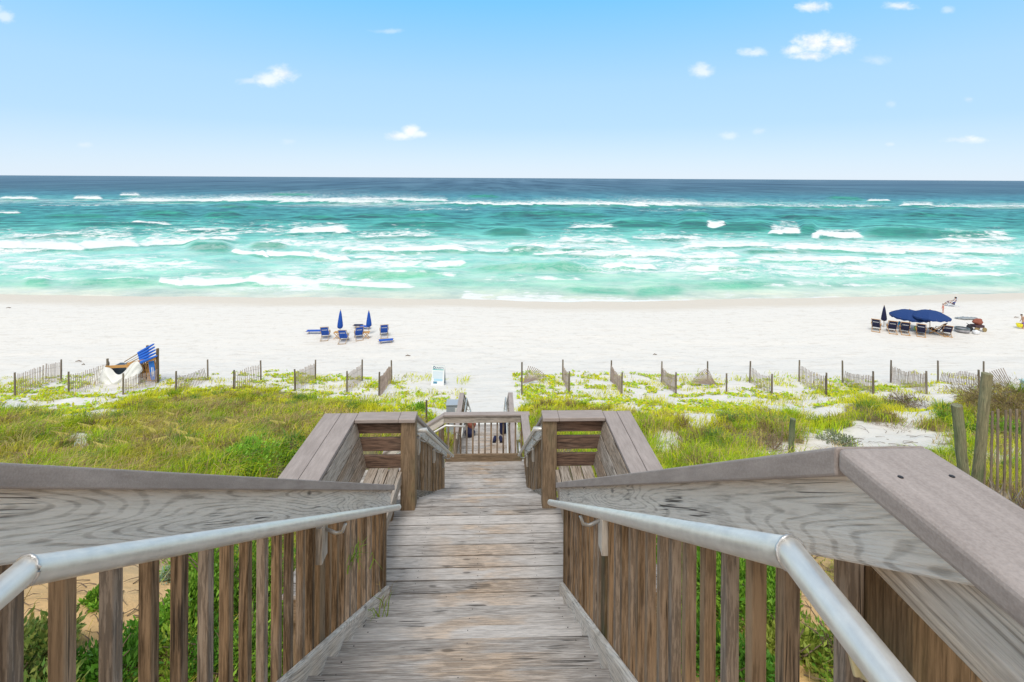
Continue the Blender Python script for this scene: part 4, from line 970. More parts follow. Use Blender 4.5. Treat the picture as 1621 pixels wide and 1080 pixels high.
shrub('grey-green low shrub on pale sand just right of the short green post', 1338, 706, .62, .30, (.16, .22, .12), (.34, .36, .22), .07, 1100, seed=22)
shrub('compact green shrub in front of the leaning green pole', 1497, 668, .38, .42, GR1, GR2, .06, 1300, seed=23)
shrub('dark green shrub between the two green poles', 1534, 690, .55, .45, DK1, GR2, .07, 1700, seed=24)
shrub('broad green shrub right of the leaning green pole behind the picket slats', 1590, 690, .95, .50, (.12, .24, .03), GR2, .08, 2300, seed=25)
shrub('bright green shrub on the seaward dune under the row of fences left of the stairs', 655, 652, .55, .35, (.16, .34, .03), GR2, .08, 1200, seed=26)
for i, (u_, v_, lb) in enumerate([(322, 905, 'green shrub high behind the fifth left baluster'), (398, 890, 'green shrub high behind the eighth left baluster'), (455, 1050, 'dark green shrub low by the left bottom board'), (380, 1078, 'dark leafy shrub at the bottom edge below the tallest left shrub'), (440, 880, 'green shrub under the left tube just before its bracket'),
        (1088, 905, 'green shrub high behind the farther right balusters'), (1160, 900, 'fresh green shrub under the right tube'), (1095, 1040, 'dark green shrub low behind the farther right balusters'), (1215, 985, 'green shrub between the last two right balusters')]):
    shrub(lb, u_, v_, .34, .40, DK1 if i in (2, 3, 7) else GR1, GR2, .055, 1300, seed=60+i)
BRN = ((.22, .16, .11), (.34, .25, .17))
shrub('dry brown scrub around the foot of the short green post', 1225, 712, .95, .34, *BRN, .12, 1900, fine=True, seed=27, nm='dry_shrub', group=None)
shrub('dry grey-brown scrub on pale sand beyond the wide right cap', 1400, 668, .80, .26, *BRN, .12, 1200, fine=True, seed=28, nm='dry_shrub')
shrub('dark brown twiggy scrub on the sandy bank before the last fences', 1440, 645, 1.25, .60, (.13, .09, .065), (.28, .20, .14), .14, 2600, fine=True, seed=29, nm='dry_shrub')
shrub('brownish wiry bush on the bank behind the leaning green pole', 1590, 640, 1.9, .5, (.16, .13, .06), (.36, .28, .15), .16, 4200, fine=True, seed=30, nm='dry_shrub')
shrub('tangled dead grey bush at the right edge beside the wide cap', 1668, 800, .75, .85, (.17, .14, .12), (.36, .32, .28), .18, 4200, fine=True, seed=31, nm='dead_bush', stems=40, ry=.6, dy=6.0)

# sea oats with drooping seed heads
for i, (u_, v_, lb) in enumerate([(40, 715, 'leftmost sea oat stalk with a drooping yellow head low on the dune'), (58, 725, 'second sea oat stalk from the left bending right'), (102, 705, 'small pale sea oat head above the left dune slope'), (132, 712, 'sea oat with a long bent head beside the pale sand spot'),
        (152, 738, 'large yellow sea oat head close above the left cap rail'), (196, 700, 'sea oat with upright head highest on the left dune'), (206, 712, 'slim sea oat just below the highest one on the left dune'), (236, 708, 'sea oat head bending right in the middle of the left dune'),
        (256, 715, 'pale sea oat head above the widest yellow head'), (262, 745, 'widest yellow sea oat head with drooping spikelets near the cap rail'), (290, 742, 'sea oat bending left close above the left cap rail'), (334, 700, 'single sea oat right of the middle of the left dune'), (402, 715, 'rightmost sea oat before the green bushes'), (120, 752, 'low sea oat with a thin straw head touching the left cap rail'), (245, 620+60, 'faint sea oat near the top of the left dune')]):
    p = ground(u_, v_); root = thing('sea_oat', lb, 'sea oats', p, group='sea oats on the left dune')
    L = random.uniform(.7, .95); a = random.uniform(-.5, .6)+(math.pi if 'left c' in lb and 'bending' in lb else 0)
    pts = [Vector((math.cos(a)*L*.5*t*t, math.sin(a)*L*.2*t*t, L*(t-.18*t*t))) for t in np.linspace(0, 1, 7)]
    m = MB(); m.tube(pts, [.006, .006, .005, .005, .004, .004, .003], 5); m.build('stalk', M_LEAF if False else simple('oat_stalk_%d' % i, (.42, .40, .14), .8) if i == 0 else bpy.data.materials['oat_stalk_0'], root)
    m = MB(); tip = pts[-1]; hd = Vector((math.cos(a), math.sin(a)*.4, -.25)).normalized()
    for j in range(15):
        q = pts[-2].lerp(tip, .5)+hd*(j*.022); w_ = math.sin(math.pi*(j+1.5)/17); e = q+hd*.035+Vector((random.uniform(-.01, .03), random.uniform(-.03, .03), -random.uniform(.03, .085)*w_-.015))
        m.bar(q, e, .017, .006, (0, 1, 0), taper=.3)
    m.build('seed_head', bpy.data.materials.get('oat_seed') or simple('oat_seed', (.62, .55, .16), .7), root)
# plant growing through the left balusters and blades between planks
def tuft(label, x, y, z, n_, h_, col, nm='grass_tuft', spread=.03):
    root_loc = np.array([x, y, z]); P = np.zeros((n_, 3)); P[:, :2] = rng.normal(0, spread, (n_, 2))
    V, Fq, Ft, cc = blades(P, rng.uniform(.6, 1, n_)*h_, np.full(n_, .009), rng.uniform(0, 6.28, n_), rng.uniform(.5, 1.3, n_), np.array(col)*(.7+.6*rng.uniform(0, 1, (n_, 1))))
    o = npmesh(nm, V, Fq, M_GRASS, {'gcol': cc}, Ft=Ft); o.location = root_loc; setattrs(o, label, 'grass'); return o
tuft('green grass blades sprouting between the planks by the left bottom board', -.80, 3.55, Z(3.12), 7, .20, (.30, .42, .06))
tuft('green leaves hanging through the left balusters under the tube', -.90, 3.28, Z(2.50), 26, .16, (.25, .42, .06), nm='climbing_plant', spread=.05)
tuft('dry straw tuft at the last left balusters of the first flight', -.885, 3.95, Z(3.42), 9, .34, (.50, .38, .2), nm='dry_tuft')
# ================================================================ SAND FENCES
M_WIRE = simple('rusty_wire', (.2, .16, .13), .6, .5)
def sand_fence(label, near, far, hn=1.10, hf=1.12, sl_h=.92, droop=0.0, lean=0.0, t0=.05, t1=.97, skew=0.0, slats=None, wn=.085, collapse=0):
    """near, far: photo pixels of the two post feet"""
    A, B = ground(*near, 21.5), (ground(*far, 21.5) if far else None)
    root = thing('sand_fence', label, 'fence', A, group='picket sand fences across the upper beach')
    root['_'] = 0; del root['_']
    B = B or A
    for (P, hh) in ((A, hn), (B, hf)):
        if P is B and far is None: continue
        q = P-A; m = MB(); l = random.uniform(-.03, .03)
        m.tube([q+Vector((0, 0, -.35)), q+Vector((l*.5, 0, hh*.5)), q+Vector((l, 0, hh))], [wn/2, wn/2, wn/2*.9], 9); m.build('post', M_FPOST, root, smooth=False)
    d = B-A; L = Vector((d.x, d.y)).length; k = slats or max(6, int(L/.155))
    m = MB()
    tops = []; lows = []
    for i in range(k):
        t = t0+(t1-t0)*i/(k-1); g = A.lerp(B, t); zz_ = gz(g.x, g.y)
        sag = droop*math.sin(math.pi*t); lw = random.uniform(-.015, .015)
        base = Vector((g.x, g.y, zz_-.03))-A; ln = lean*math.sin(math.pi*t*.9+.3)+skew*t+lw
        if collapse:
            ln = collapse*(1-t)*1.2+skew; 
        hh = sl_h*random.uniform(.96, 1.03)-sag
        dirv = Vector((d.x, d.y, 0)).normalized() if L > .01 else Vector((1, 0, 0))
        tip = base+dirv*math.sin(ln)*hh+Vector((0, 0, math.cos(ln)*hh))+Vector((0, random.uniform(-.02, .02), 0))
        m.bar(base, tip, .027, .008, (0, 1, 0)); tops.append(base.lerp(tip, .78)); lows.append(base.lerp(tip, .3))
    m.build('slat_panel', M_SLAT, root)
    m = MB()
    for w_ in (tops, lows): m.tube(w_, .005, 4, caps=False)
    m.build('wire', M_WIRE, root); return root
FL = [((24, 628), (97, 603), 1.12, 1.16, 'leftmost picket fence with pinkish slats running up to a tall post', dict(sl_h=1.05, lean=.03)),
      ((109, 622), (171, 602), 1.0, 1.0, 'picket fence that disappears behind the draped white tarp', dict(skew=.25)),
      ((195, 625), (251, 605), 1.0, 1.35, 'picket fence with pale slats in front of the stacked orange chairs', dict(skew=.1, sl_h=.75)),
      ((278, 623), (329, 602), 1.06, 1.12, 'picket fence with slats tipped left right of the equipment rack', dict(skew=-.45, lean=-.15)),
      ((370, 618), (413, 603), 1.0, 1.10, 'picket fence between the tipped-slat fence and the narrower fences', dict(lean=.1)),
      ((467, 619), (499, 602), 1.05, 1.10, 'narrow picket fence straight inland of the blue chair group', dict()),
      ((549, 622), (573, 603), 1.05, 1.12, 'second picket fence left of the white board sign', dict()),
      ((600, 627), (620, 605), 1.08, 1.15, 'picket fence nearest the left of the white board sign', dict()),
      ((901, 623), (891, 603), 1.05, 1.12, 'bundled narrow picket fence seen almost end on right of the path', dict(slats=10)),
      ((984, 625), (967, 604), 1.06, 1.12, 'sagging grey picket fence second from the sand path on the right', dict(droop=.15)),
      ((1070, 624), (1047, 606), 1.05, 1.15, 'pale picket fence bulging between two posts left of the fan-shaped one', dict(droop=.1)),
      ((1222, 625), (1187, 606), .98, 1.12, 'picket fence with a bent middle right of the fan-shaped one', dict(droop=.12, lean=-.1)),
      ((1308, 626), (1265, 604), 1.05, 1.12, 'evenly spaced picket fence fourth from the leaning green pole', dict(lean=-.03)),
      ((1383, 624), (1334, 606), 1.02, 1.14, 'picket fence with slats fanning left above the yellow-green mound', dict(skew=-.35, sl_h=.8)),
      ((1467, 624), (1410, 606), 1.0, 1.16, 'wide picket fence with slanting slats second from the leaning green pole', dict(skew=-.15, lean=-.15)),
      ((1550, 622), (1485, 606), 1.0, 1.12, 'long low picket fence just left of the leaning green pole', dict(skew=-.45, sl_h=.75))]
for nr, fr, hn, hf, lb, kw in FL: sand_fence(lb, nr, fr, hn, hf, **kw)
# collapsed ones
def fan_fence(label, post, px0, px1, tilt, extra=None, hp=1.5, n_=14):
    A = ground(*post, 21.5); root = thing('sand_fence', label, 'fence', A, group='picket sand fences across the upper beach')
    m = MB(); m.tube([(0, 0, -.4), (0, 0, hp)], [.042, .038], 9); m.build('post', M_FPOST, root)
    if extra:
        B = ground(*extra, 21.5)-A; m = MB(); m.tube([B+Vector((0, 0, -.4)), B+Vector((0, 0, .98))], [.042, .038], 9); m.build('post', M_FPOST, root)
    a, b = ground(*px0, 21.5)-A, ground(*px1, 21.5)-A; m = MB()
    for i in range(n_):
        t = i/(n_-1); an = tilt[0]+(tilt[1]-tilt[0])*t; p = a.lerp(b, t*.45)+Vector((0, 0, .03+.05*t)); L = .95
        m.bar(p, p+Vector((math.cos(an)*L, .1*t, math.sin(an)*L)), .034, .009, (0, 1, 0))
    m.build('slat_panel', M_SLAT, root); return root
fan_fence('tall lone post right of the path with collapsed slats fanned on the sand', (826, 625), (828, 608), (850, 606), (R(72), R(12)), hp=1.52, n_=13)
fan_fence('fallen fan-shaped picket fence hanging off a tall post with a lone post beside it', (1120, 607), (1133, 610), (1113, 612), (R(118), R(178)), extra=(1150, 624), hp=1.14, n_=16)
fan_fence('last picket fence collapsed at the right edge behind the leaning green pole', (1557, 607), (1575, 615), (1640, 622), (R(150), R(112)), hp=1.12, n_=13)
# near fence slats on the right and green poles
root = thing('sand_fence', 'near picket fence of tall brown slats at the right edge behind the leaning pole', 'fence', ground(1570, 800))
A_ = at(1566, 657, 7.6); m = MB(); TOPZ = A_.z; tp = []; lw_ = []
for i in range(14):
    b_ = Vector((A_.x+.02+i*.128, A_.y+.10+.02*i, 0)); b_.z = min(gz(b_.x, b_.y), TOPZ-1.2)-.05; t_ = Vector((b_.x+random.uniform(-.03, .03), b_.y, TOPZ+random.uniform(-.05, .05)))
    m.bar(b_, t_, .036, .012, (0, 1, 0)); tp.append(b_.lerp(t_, .72)); lw_.append(b_.lerp(t_, .25))
m.world = True; m.build('slat_panel', M_FPOST, root)
m = WMB(); m.tube(tp, .003, 4, caps=False); m.tube(lw_, .003, 4, caps=False); m.build('wire', M_WIRE, root)
def pole(label, y, top, low, r):
    a, b = at(*top, y), at(*low, y); d = (b-a).normalized(); g = gz(b.x, b.y); b = a+d*((a.z-g+.3)/-d.z)
    m = MB(); N = 9; pts = [b.lerp(a, i/N)+Vector((random.uniform(-.006, .006), random.uniform(-.006, .006), 0)) for i in range(N+1)]
    pts = [p-a for p in pts]; m.tube(pts, [r*1.04]*3+[r]*(N-2), 16); o = m.build('wooden_pole', M_POLE, None, bevel=.006); o.location = a; setattrs(o, label, 'pole'); return o
pole('tall green-stained round pole leaning right beside the near picket fence', 7.2, (1563, 591), (1549, 735), .066)
pole('shorter round green-grey pole left of the tall leaning one', 7.2, (1514, 641), (1524, 735), .068)
pole('short green-stained post standing in dry scrub beyond the right cap rail', 11.8, (1255, 663), (1252, 720), .063)
m = MB(); p = ground(675, 668); m.tube([(0, 0, -.3), (0, 0, .75)], .035, 8); o = m.build('marker_post', M_FPOST); o.location = p; setattrs(o, 'thin dark marker post in green vines beyond the left bench', 'post')

# grey cabinet left of the boardwalk stairs
M_GBOX = simple('grey_blue_plastic', (.36, .41, .47), .5, 0, .05)
p = at(721, 637, 17.2); cb = thing('utility_box', 'grey-blue utility box with white sticker beside the low boardwalk', 'box', (p.x-.02, p.y, p.z-1.4))
m = MB(); m.box(-.27, .27, -.2, .2, 0, 1.37, 'z'); m.build('body', M_GBOX, cb, bevel=.02)
m = MB(); m.box(-.29, .29, -.22, .22, 1.372, 1.41, 'x'); m.build('lid', M_GBOX, cb, bevel=.012)
m = MB(); m.box(.02, .13, -.206, -.202, 1.12, 1.30, 'x'); m.build('sticker', simple('white_sticker', (.8, .82, .84), .5), cb)

# ================================================================ A-FRAME SIGN
M_WHITE = simple('white_board', (.80, .83, .85), .45, 0, .03)
M_TEAL = simple('teal_print', (.10, .48, .50), .5, 0, .03); M_NAVYP = simple('navy_print', (.03, .12, .22), .5, 0, .03)
M_PALEB = simple('pale_blue_print', (.42, .66, .82), .5, 0, .03); M_MIDB = simple('mid_blue_print', (.07, .25, .40), .5, 0, .03); M_PG = simple('pale_panel', (.62, .72, .80), .5, 0, .03)
g = ground(694, 609)
sg = thing('board_sign', 'white A-frame board sign with round house logo and teal band standing on the sand', 'sign', (g.x, g.y, g.z), R(-8))
W2, HH, TL = .33, 1.02, R(12)
def onboard(x0, x1, z0, z1, lift=.004, mat=M_WHITE, name='panel', parent=sg):
    m = MB(); c, s_ = math.cos(TL), math.sin(TL)
    pts = []
    for (a, b) in ((x0, z0), (x1, z0), (x1, z1), (x0, z1)): pts.append(Vector((a, -.21+b*s_, b*c))+Vector((0, -c, s_))*lift)
    nn_ = Vector((0, -c, s_))*-.006
    m.add(pts+[p+nn_ for p in pts], MB.BF, [(0, 0, 0)]*8); return m.build(name, mat, parent)
onboard(-W2, W2, 0, HH, .0, M_WHITE, 'front_board')
m = MB(); c, s_ = math.cos(TL), math.sin(TL)
q = [Vector((a, .21-b*s_, b*c)) for a, b in ((-W2, 0), (W2, 0), (W2, HH), (-W2, HH))]; m.add(q+[p+Vector((0, .02, 0)) for p in q], MB.BF, [(0, 0, 0)]*8); m.build('back_board', M_GBOX, sg)
onboard(-.29, .28, .78, .815, .008, M_TEAL, 'teal_band'); onboard(-.27, .25, .38, .72, .008, M_PG, 'pale_panel'); onboard(-.2, .25, .25, .36, .008, M_PALEB, 'blue_panel'); onboard(-.22, -.03, .12, .22, .008, M_MIDB, 'blue_label')
m = MB(); cc = Vector((-.21, -.21+.89*s_, .89*c))+Vector((0, -c, s_))*.009; rr = .068
vs = [cc+Vector((math.cos(a)*rr, math.sin(a)*rr*s_, math.sin(a)*rr*c)) for a in np.linspace(0, 2*math.pi, 20, False)]
m.add(vs, [tuple(range(20))], [(0, 0, 0)]*20); lg = m.build('logo', M_NAVYP, sg)
m = MB(); hs = [(-.035, -.03), (.035, -.03), (.035, .005), (0, .038), (-.035, .005)]
m.add([cc+Vector((a, b*s_, b*c))+Vector((0, -c, s_))*.003 for a, b in hs], [tuple(range(5))], [(0, 0, 0)]*5); m.build('house_mark', M_WHITE, lg)
def text(body, size, x, z, mat, lift=.012, ang=TL):
    cu = bpy.data.curves.new('lettering', 'FONT'); cu.body = body; cu.size = size; cu.extrude = .001; cu.space_character = 1.1
    t = bpy.data.objects.new('lettering', cu); COL.objects.link(t); dg = bpy.context.evaluated_depsgraph_get(); me = bpy.data.meshes.new_from_object(t.evaluated_get(dg))
    bpy.data.objects.remove(t); me.name = 'lettering'; me.materials.clear(); me.materials.append(mat)
    o = bpy.data.objects.new('lettering', me); COL.objects.link(o); o.parent = sg; o.rotation_euler = (R(90)-ang, 0, 0)
    o.location = Vector((x, -.21+z*math.sin(ang), z*math.cos(ang)))+Vector((0, -math.cos(ang), math.sin(ang)))*lift; return o
text("JAKE'S", .135, -.125, .845, M_NAVYP)

# ================================================================ BEACH FURNITURE
M_BLUE = simple('royal_blue_canvas', (.015, .09, .46), .8, 0, .1, 30); M_NAVY = simple('navy_canvas', (.012, .016, .06), .8, 0, .1, 30)
M_MBLUE = simple('medium_blue_canvas', (.010, .045, .18), .8, 0, .12, 10); M_OAK = simple('pale_oak', (.46, .34, .22), .7, 0, .2, 20); M_OAKD = simple('orange_wood', (.55, .30, .10), .7, 0, .2, 20)
M_PRINT = simple('white_print', (.75, .77, .8), .7, 0, .04)
def make_chair(canvas, frame, back=1.0):
    """low sling chair facing +y (the sea)"""
    root = thing('beach_chair', 'x', 'chair'); hw = .29
    top_ = Vector((0, -.52*back, .98)); 
    m = MB()
    for s_ in (-1, 1): m.bar((s_*hw, .42, 0), (s_*hw, top_.y, top_.z), .045, .03, (1, 0, 0))
    m.bar((-hw, top_.y, top_.z), (hw, top_.y, top_.z), .045, .03); m.bar((-hw, .42, .02), (hw, .42, .02), .04, .03); m.build('back_frame', frame, root)
    m = MB()
    for s_ in (-1, 1): m.bar((s_*(hw-.04), -.62, 0), (s_*(hw-.04), .50, .40), .045, .03, (1, 0, 0))
    m.bar((-hw, -.62, .02), (hw, -.62, .02), .045, .035); m.bar((-hw, .5, .40), (hw, .5, .40), .04, .03); m.build('seat_frame', frame, root)
    m = MB()
    for s_ in (-1, 1): m.bar((s_*(hw+.02), -.30, .56), (s_*(hw+.02), .25, .54), .06, .02); m.bar((s_*(hw+.02), .2, .54), (s_*(hw+.02), .3, .32), .03, .03, (1, 0, 0))
    m.build('armrest', frame, root)
    m = MB(); w_ = hw-.035
    prof = [Vector((top_.y, top_.z)), Vector((top_.y*.72-.03, .74)), Vector((top_.y*.4-.02, .47)), Vector((-.02, .25)), Vector((.22, .26)), Vector((.5, .41))]
    for a, b in zip(prof[:-1], prof[1:]): m.add([(-w_, a.x, a.y), (w_, a.x, a.y), (w_, b.x, b.y), (-w_, b.x, b.y)]+[(-w_, a.x, a.y-.012), (w_, a.x, a.y-.012), (w_, b.x, b.y-.012), (-w_, b.x, b.y-.012)], MB.BF, [(0, 0, 0)]*8)
    sl = m.build('sling', canvas, root)
    a = prof[1].lerp(prof[0], .12); b = prof[1].lerp(prof[2], .12); m = MB()
    for i in range(5):
        x0 = -w_*.72+i*w_*.30; m.add([(x0, a.x-.022, a.y), (x0+w_*.22, a.x-.022, a.y), (x0+w_*.22, b.x-.022, b.y), (x0, b.x-.022, b.y)], [(0, 1, 2, 3)], [(0, 0, 0)]*4)
    m.build('printed_band', M_PRINT, sl); return root
def place(o, u_, v_, rz, label, group, sc=1):
    p = ground(u_, v_); o.location = p+Vector((0, 0, .01)); o.rotation_euler = (0, 0, rz-math.atan2(p.x, p.y)*.85); o.scale = (sc,)*3; o['label'] = label
    if group: o['group'] = group
    return o
c0 = make_chair(M_BLUE, M_OAK); gB = 'royal blue beach chairs of the left group'
place(c0, 515, 536, R(-6), 'royal blue sling chair farthest left in the left group', gB)
for (u_, v_, rz, lb) in ((544, 541, -10, 'royal blue sling chair set nearest the dunes beside the first closed umbrella'), (568, 536, 8, 'royal blue sling chair between the two closed umbrellas'), (608, 532, 3, 'royal blue sling chair standing alone right of the second closed umbrella')):
    place(copy_tree(c0), u_, v_, R(rz), lb, gB)
c1 = make_chair(M_NAVY, M_OAKD); gN = 'navy beach chairs of the right group'
place(c1, 1387, 523, R(-8), 'navy sling chair farthest left beside the closed navy umbrella', gN, 1.0)
for (u_, v_, rz, lb) in ((1412, 526, 3, 'navy sling chair just right of the closed navy umbrella'), (1432, 528, 2, 'navy sling chair under the left open umbrella'), (1458, 531, -4, 'navy sling chair between the poles of the two open umbrellas'), (1484, 530, 62, 'navy sling chair turned sideways under the right open umbrella')):
    place(copy_tree(c1), u_, v_, R(rz), lb, gN)
c2 = make_chair(M_NAVY, M_OAKD, 1.55); c2['category'] = 'chair'; place(c2, 1499, 531, R(2), 'navy sling chair reclined low at the right end of its row', gN, .92)

def closed_umbrella(canvas, label, u_, v_, tall, group=None, base=.55, tilt=.02, ftop=None):
    p = ground(u_, v_); root = thing('closed_umbrella', label, 'umbrella', p, group=group)
    m = MB(); m.tube([(0, 0, -.3), (tilt*tall, 0, tall)], .022, 8); m.build('pole', M_OAK, root)
    m = MB(); vs = []; g_ = []; N = 16; prof = [(.04, 0), (.17, .04), (.21, .12), (.19, .30), (.14, .55), (.09, .80), (.035, .97), (.01, 1.0)]
    for (r_, t) in prof:
        for j in range(N):
            a = 2*math.pi*j/N; rr_ = r_*(1 if j % 2 else .74); z_ = base+(tall-base)*t; vs.append((rr_*math.cos(a)+tilt*z_, rr_*math.sin(a), z_)); g_.append((0, 0, 0))
    fs = [(i*N+j, i*N+(j+1) % N, (i+1)*N+(j+1) % N, (i+1)*N+j) for i in range(len(prof)-1) for j in range(N)]
    m.add(vs, fs, g_); m.build('canopy', canvas, root, smooth=True)
    m = MB(); m.lathe([(.02, 0), (.03, .03), (.008, .08)], (tilt*tall, 0, tall), 8); m.build('finial', M_OAK, root); return root
closed_umbrella(M_BLUE, 'closed royal blue umbrella left of the chair nearest the dunes', 538, 532, 1.95, 'closed royal blue umbrellas')
closed_umbrella(M_BLUE, 'closed royal blue umbrella behind the right small X-legged table', 584, 529, 1.78, 'closed royal blue umbrellas', tilt=-.01)
closed_umbrella(M_NAVY, 'closed navy umbrella among the right group of chairs', 1399, 518, 1.75, base=.5)
def open_umbrella(label, u_, v_, hgt, rad, tilt):
    p = ground(u_, v_); root = thing('open_umbrella', label, 'umbrella', p, group='open navy umbrellas')
    m = MB(); m.tube([(0, 0, -.3), (0, 0, hgt)], .024, 8); m.build('pole', M_OAKD, root)
    N = 32; prof = [(0.02, 0), (.35, -.05), (.62, -.14), (.86, -.27), (1.0, -.38)]; m = MB(); vs = []
    for (r_, z_) in prof:
        for j in range(N):
            a = 2*math.pi*j/N; ph = abs(math.sin(a*4)); rr_ = rad*r_*(1-.05*ph*r_); vs.append((rr_*math.cos(a), rr_*math.sin(a), hgt+z_*rad*.95-.05*ph*r_+tilt*rr_*math.sin(a)))
    fs = [(i*N+j, i*N+(j+1) % N, (i+1)*N+(j+1) % N, (i+1)*N+j) for i in range(len(prof)-1) for j in range(N)]+[tuple(range(N))]
    # valance with scallops
    base_ = len(prof)-1
    for j in range(N):
        a = 2*math.pi*j/N; v_ = vs[base_*N+j]; vs.append((v_[0]*1.0, v_[1]*1.0, v_[2]-.10-.05*abs(math.sin(a*8))))
    fs += [(base_*N+j, base_*N+(j+1) % N, (base_+1)*N+(j+1) % N, (base_+1)*N+j) for j in range(N)]
    m.add(vs, fs, [(0, 0, 0)]*len(vs)); m.build('canopy', M_MBLUE, root, smooth=False)
    m = MB()
    for j in range(8):
        a = 2*math.pi*j/8+math.pi/8; m.bar((0, 0, hgt-.06), (rad*.95*math.cos(a), rad*.95*math.sin(a), hgt-.36*rad-.04+tilt*rad*.95*math.sin(a)), .014, .014)
    m.build('rib', M_OAKD, root)
    m = MB(); m.lathe([(.02, 0), (.03, .03), (.01, .08)], (0, 0, hgt), 8); m.build('finial', M_OAKD, root); return root
open_umbrella('open navy umbrella on the left, partly behind its neighbour', 1440, 521, 1.55, 1.35, .02)
open_umbrella('open navy umbrella on the right with its pole by the sideways chair', 1472, 527, 1.80, 1.30, -.02)
def xtable(label, u_, v_):
    p = ground(u_, v_); root = thing('folding_table', label, 'table', p, group='small X-legged wooden tables')
    m = MB()
    for i in range(5): m.box(-.24+i*.1, -.24+i*.1+.085, -.22, .22, .46, .48, 'y')
    m.build('table_top', M_OAKD, root)
    for s_ in (-1, 1):
        m = MB(); m.bar((-.22, s_*.18, 0), (.22, s_*.15, .46), .04, .022, (0, 1, 0)); m.build('leg', M_OAKD, root)
        m = MB(); m.bar((.22, s_*.15, 0), (-.22, s_*.18, .46), .04, .022, (0, 1, 0)); m.build('leg', M_OAKD, root)
xtable('small X-legged wooden table at the foot of the left closed blue umbrella', 534, 536)
xtable('small X-legged wooden table at the foot of the right closed blue umbrella', 580, 536)
def footrest(label, u_, v_, rz, canvas=M_BLUE, L=.62):
    p = ground(u_, v_); root = thing('footrest', label, 'footrest', p, rz, group='low blue canvas footrests')
    m = MB(); m.box(-L, L, -.22, .22, .20, .235, 'x'); m.build('canvas_top', canvas, root, bevel=.01)
    m = MB()
    for s_ in (-1, 1):
        m.bar((-L+.1, s_*.2, 0), (-L+.22, s_*.2, .2), .03, .03, (0, 1, 0)); m.bar((L-.1, s_*.2, 0), (L-.22, s_*.2, .2), .03, .03, (0, 1, 0))
    m.bar((-L-.08, -.2, .21), (L+.08, -.2, .21), .03, .03); m.bar((-L-.08, .2, .21), (L+.08, .2, .21), .03, .03)
    m.build('frame', M_OAK, root)
footrest('low blue footrest lying left of the leftmost blue chair', 499, 528, R(2)); footrest('small dark blue footrest seaward of the middle blue chair', 567, 519, 0, M_NAVY, .34)
footrest('blue footrest seaward between the middle chair and the right closed umbrella', 578, 521, R(-4), M_BLUE, .42); footrest('low blue footrest in front of the lone right blue chair', 611, 543, R(14), M_BLUE, .50)

# ---- rack of stored chairs and umbrellas under a white tarp
g0, g1 = ground(170, 604, 21.5), ground(250, 606, 21.5); yb = g0.y; g1.y = yb+.15; g1.z = gz(g1.x, g1.y)
rk = thing('equipment_rack', 'wooden rack of posts and boards holding stacked chairs behind the fence', 'rack', g0)
d_ = g1-g0; 
m = MB(); m.tube([(0, 0, -.3), (0, 0, 1.22)], [.06, .055], 9); m.build('post', M_FPOST, rk)
m = MB(); m.tube([(d_.x-.05, 0, -.3), (d_.x-.02, 0, 1.75)], [.08, .07], 9); m.build('post', M_POST, rk)
m = MB(); m.tube([(d_.x*.56, .9, -.3), (d_.x*.56, .9, 1.62)], [.07, .065], 9); m.build('post', M_POST, rk)
m = MB(); m.bar((-.05, -.08, .80), (d_.x*.5, -.08, .86), .03, .14, (0, 0, 1)); m.build('board', M_OAKD, rk); m = MB(); m.bar((d_.x*.42, -.1, .95), (d_.x-.05, -.1, 1.25), .03, .16, (0, 0, 1)); m.build('board', M_OAKD, rk)
m = MB(); m.box(.1, d_.x*.5, .1, .8, .0, .72, 'x'); m.build('storage_box', simple('dark_slate_box', (.05, .07, .10), .5), rk)
for i in range(4):
    x_ = d_.x*(.60+.085*i); o = thing('folded_chair', ['folded wooden chair frame nearest the white tarp in the rack', 'second folded wooden chair frame from the white tarp', 'third folded wooden chair frame from the white tarp', 'folded wooden chair frame next to the blue folded one'][i], 'chair', g0+Vector((x_, .12, -.05)), 0, 'chairs folded in the rack')
    m = MB()
    for s_ in (0, .13): m.bar((s_+.12, 0, 0), (s_-.12, .05, 1.02-.02*i), .05, .03, (0, 1, 0))
    for zz_ in (.25, .6, .95): m.bar((-.1+.12*(1-zz_), 0.02, zz_), (.12+.12*(1-zz_), .02, zz_), .045, .03)
    m.build('frame', M_OAKD, o)
    m = MB(); m.bar((.17, .06, .15), (-.03, .08, .9), .16, .012, (0, 1, 0)); m.build('sling', M_NAVY, o)
o = thing('folded_chair', 'folded chair with hanging royal blue sling at the right end of the rack', 'chair', g0+Vector((d_.x*.92-.06, .02, .0)), 0, 'chairs folded in the rack')
m = MB(); 
for s_ in (-.17, .17): m.bar((s_+.06, 0, 0), (s_-.1, .02, 1.12), .05, .03, (0, 1, 0))
m.build('frame', M_OAKD, o); m = MB(); m.bar((.06, -.03, .08), (-.09, -.02, 1.08), .29, .02, (0, 1, 0)); sl = m.build('sling', simple('bright_blue_canvas', (.03, .18, .62), .8), o)
m = MB(); m.bar((.01, -.045, .25), (-.06, -.04, .75), .035, .005, (0, 1, 0)); m.bar((.08, -.045, .25), (.02, -.04, .75), .03, .005, (0, 1, 0)); m.build('printed_band', M_PRINT, sl)
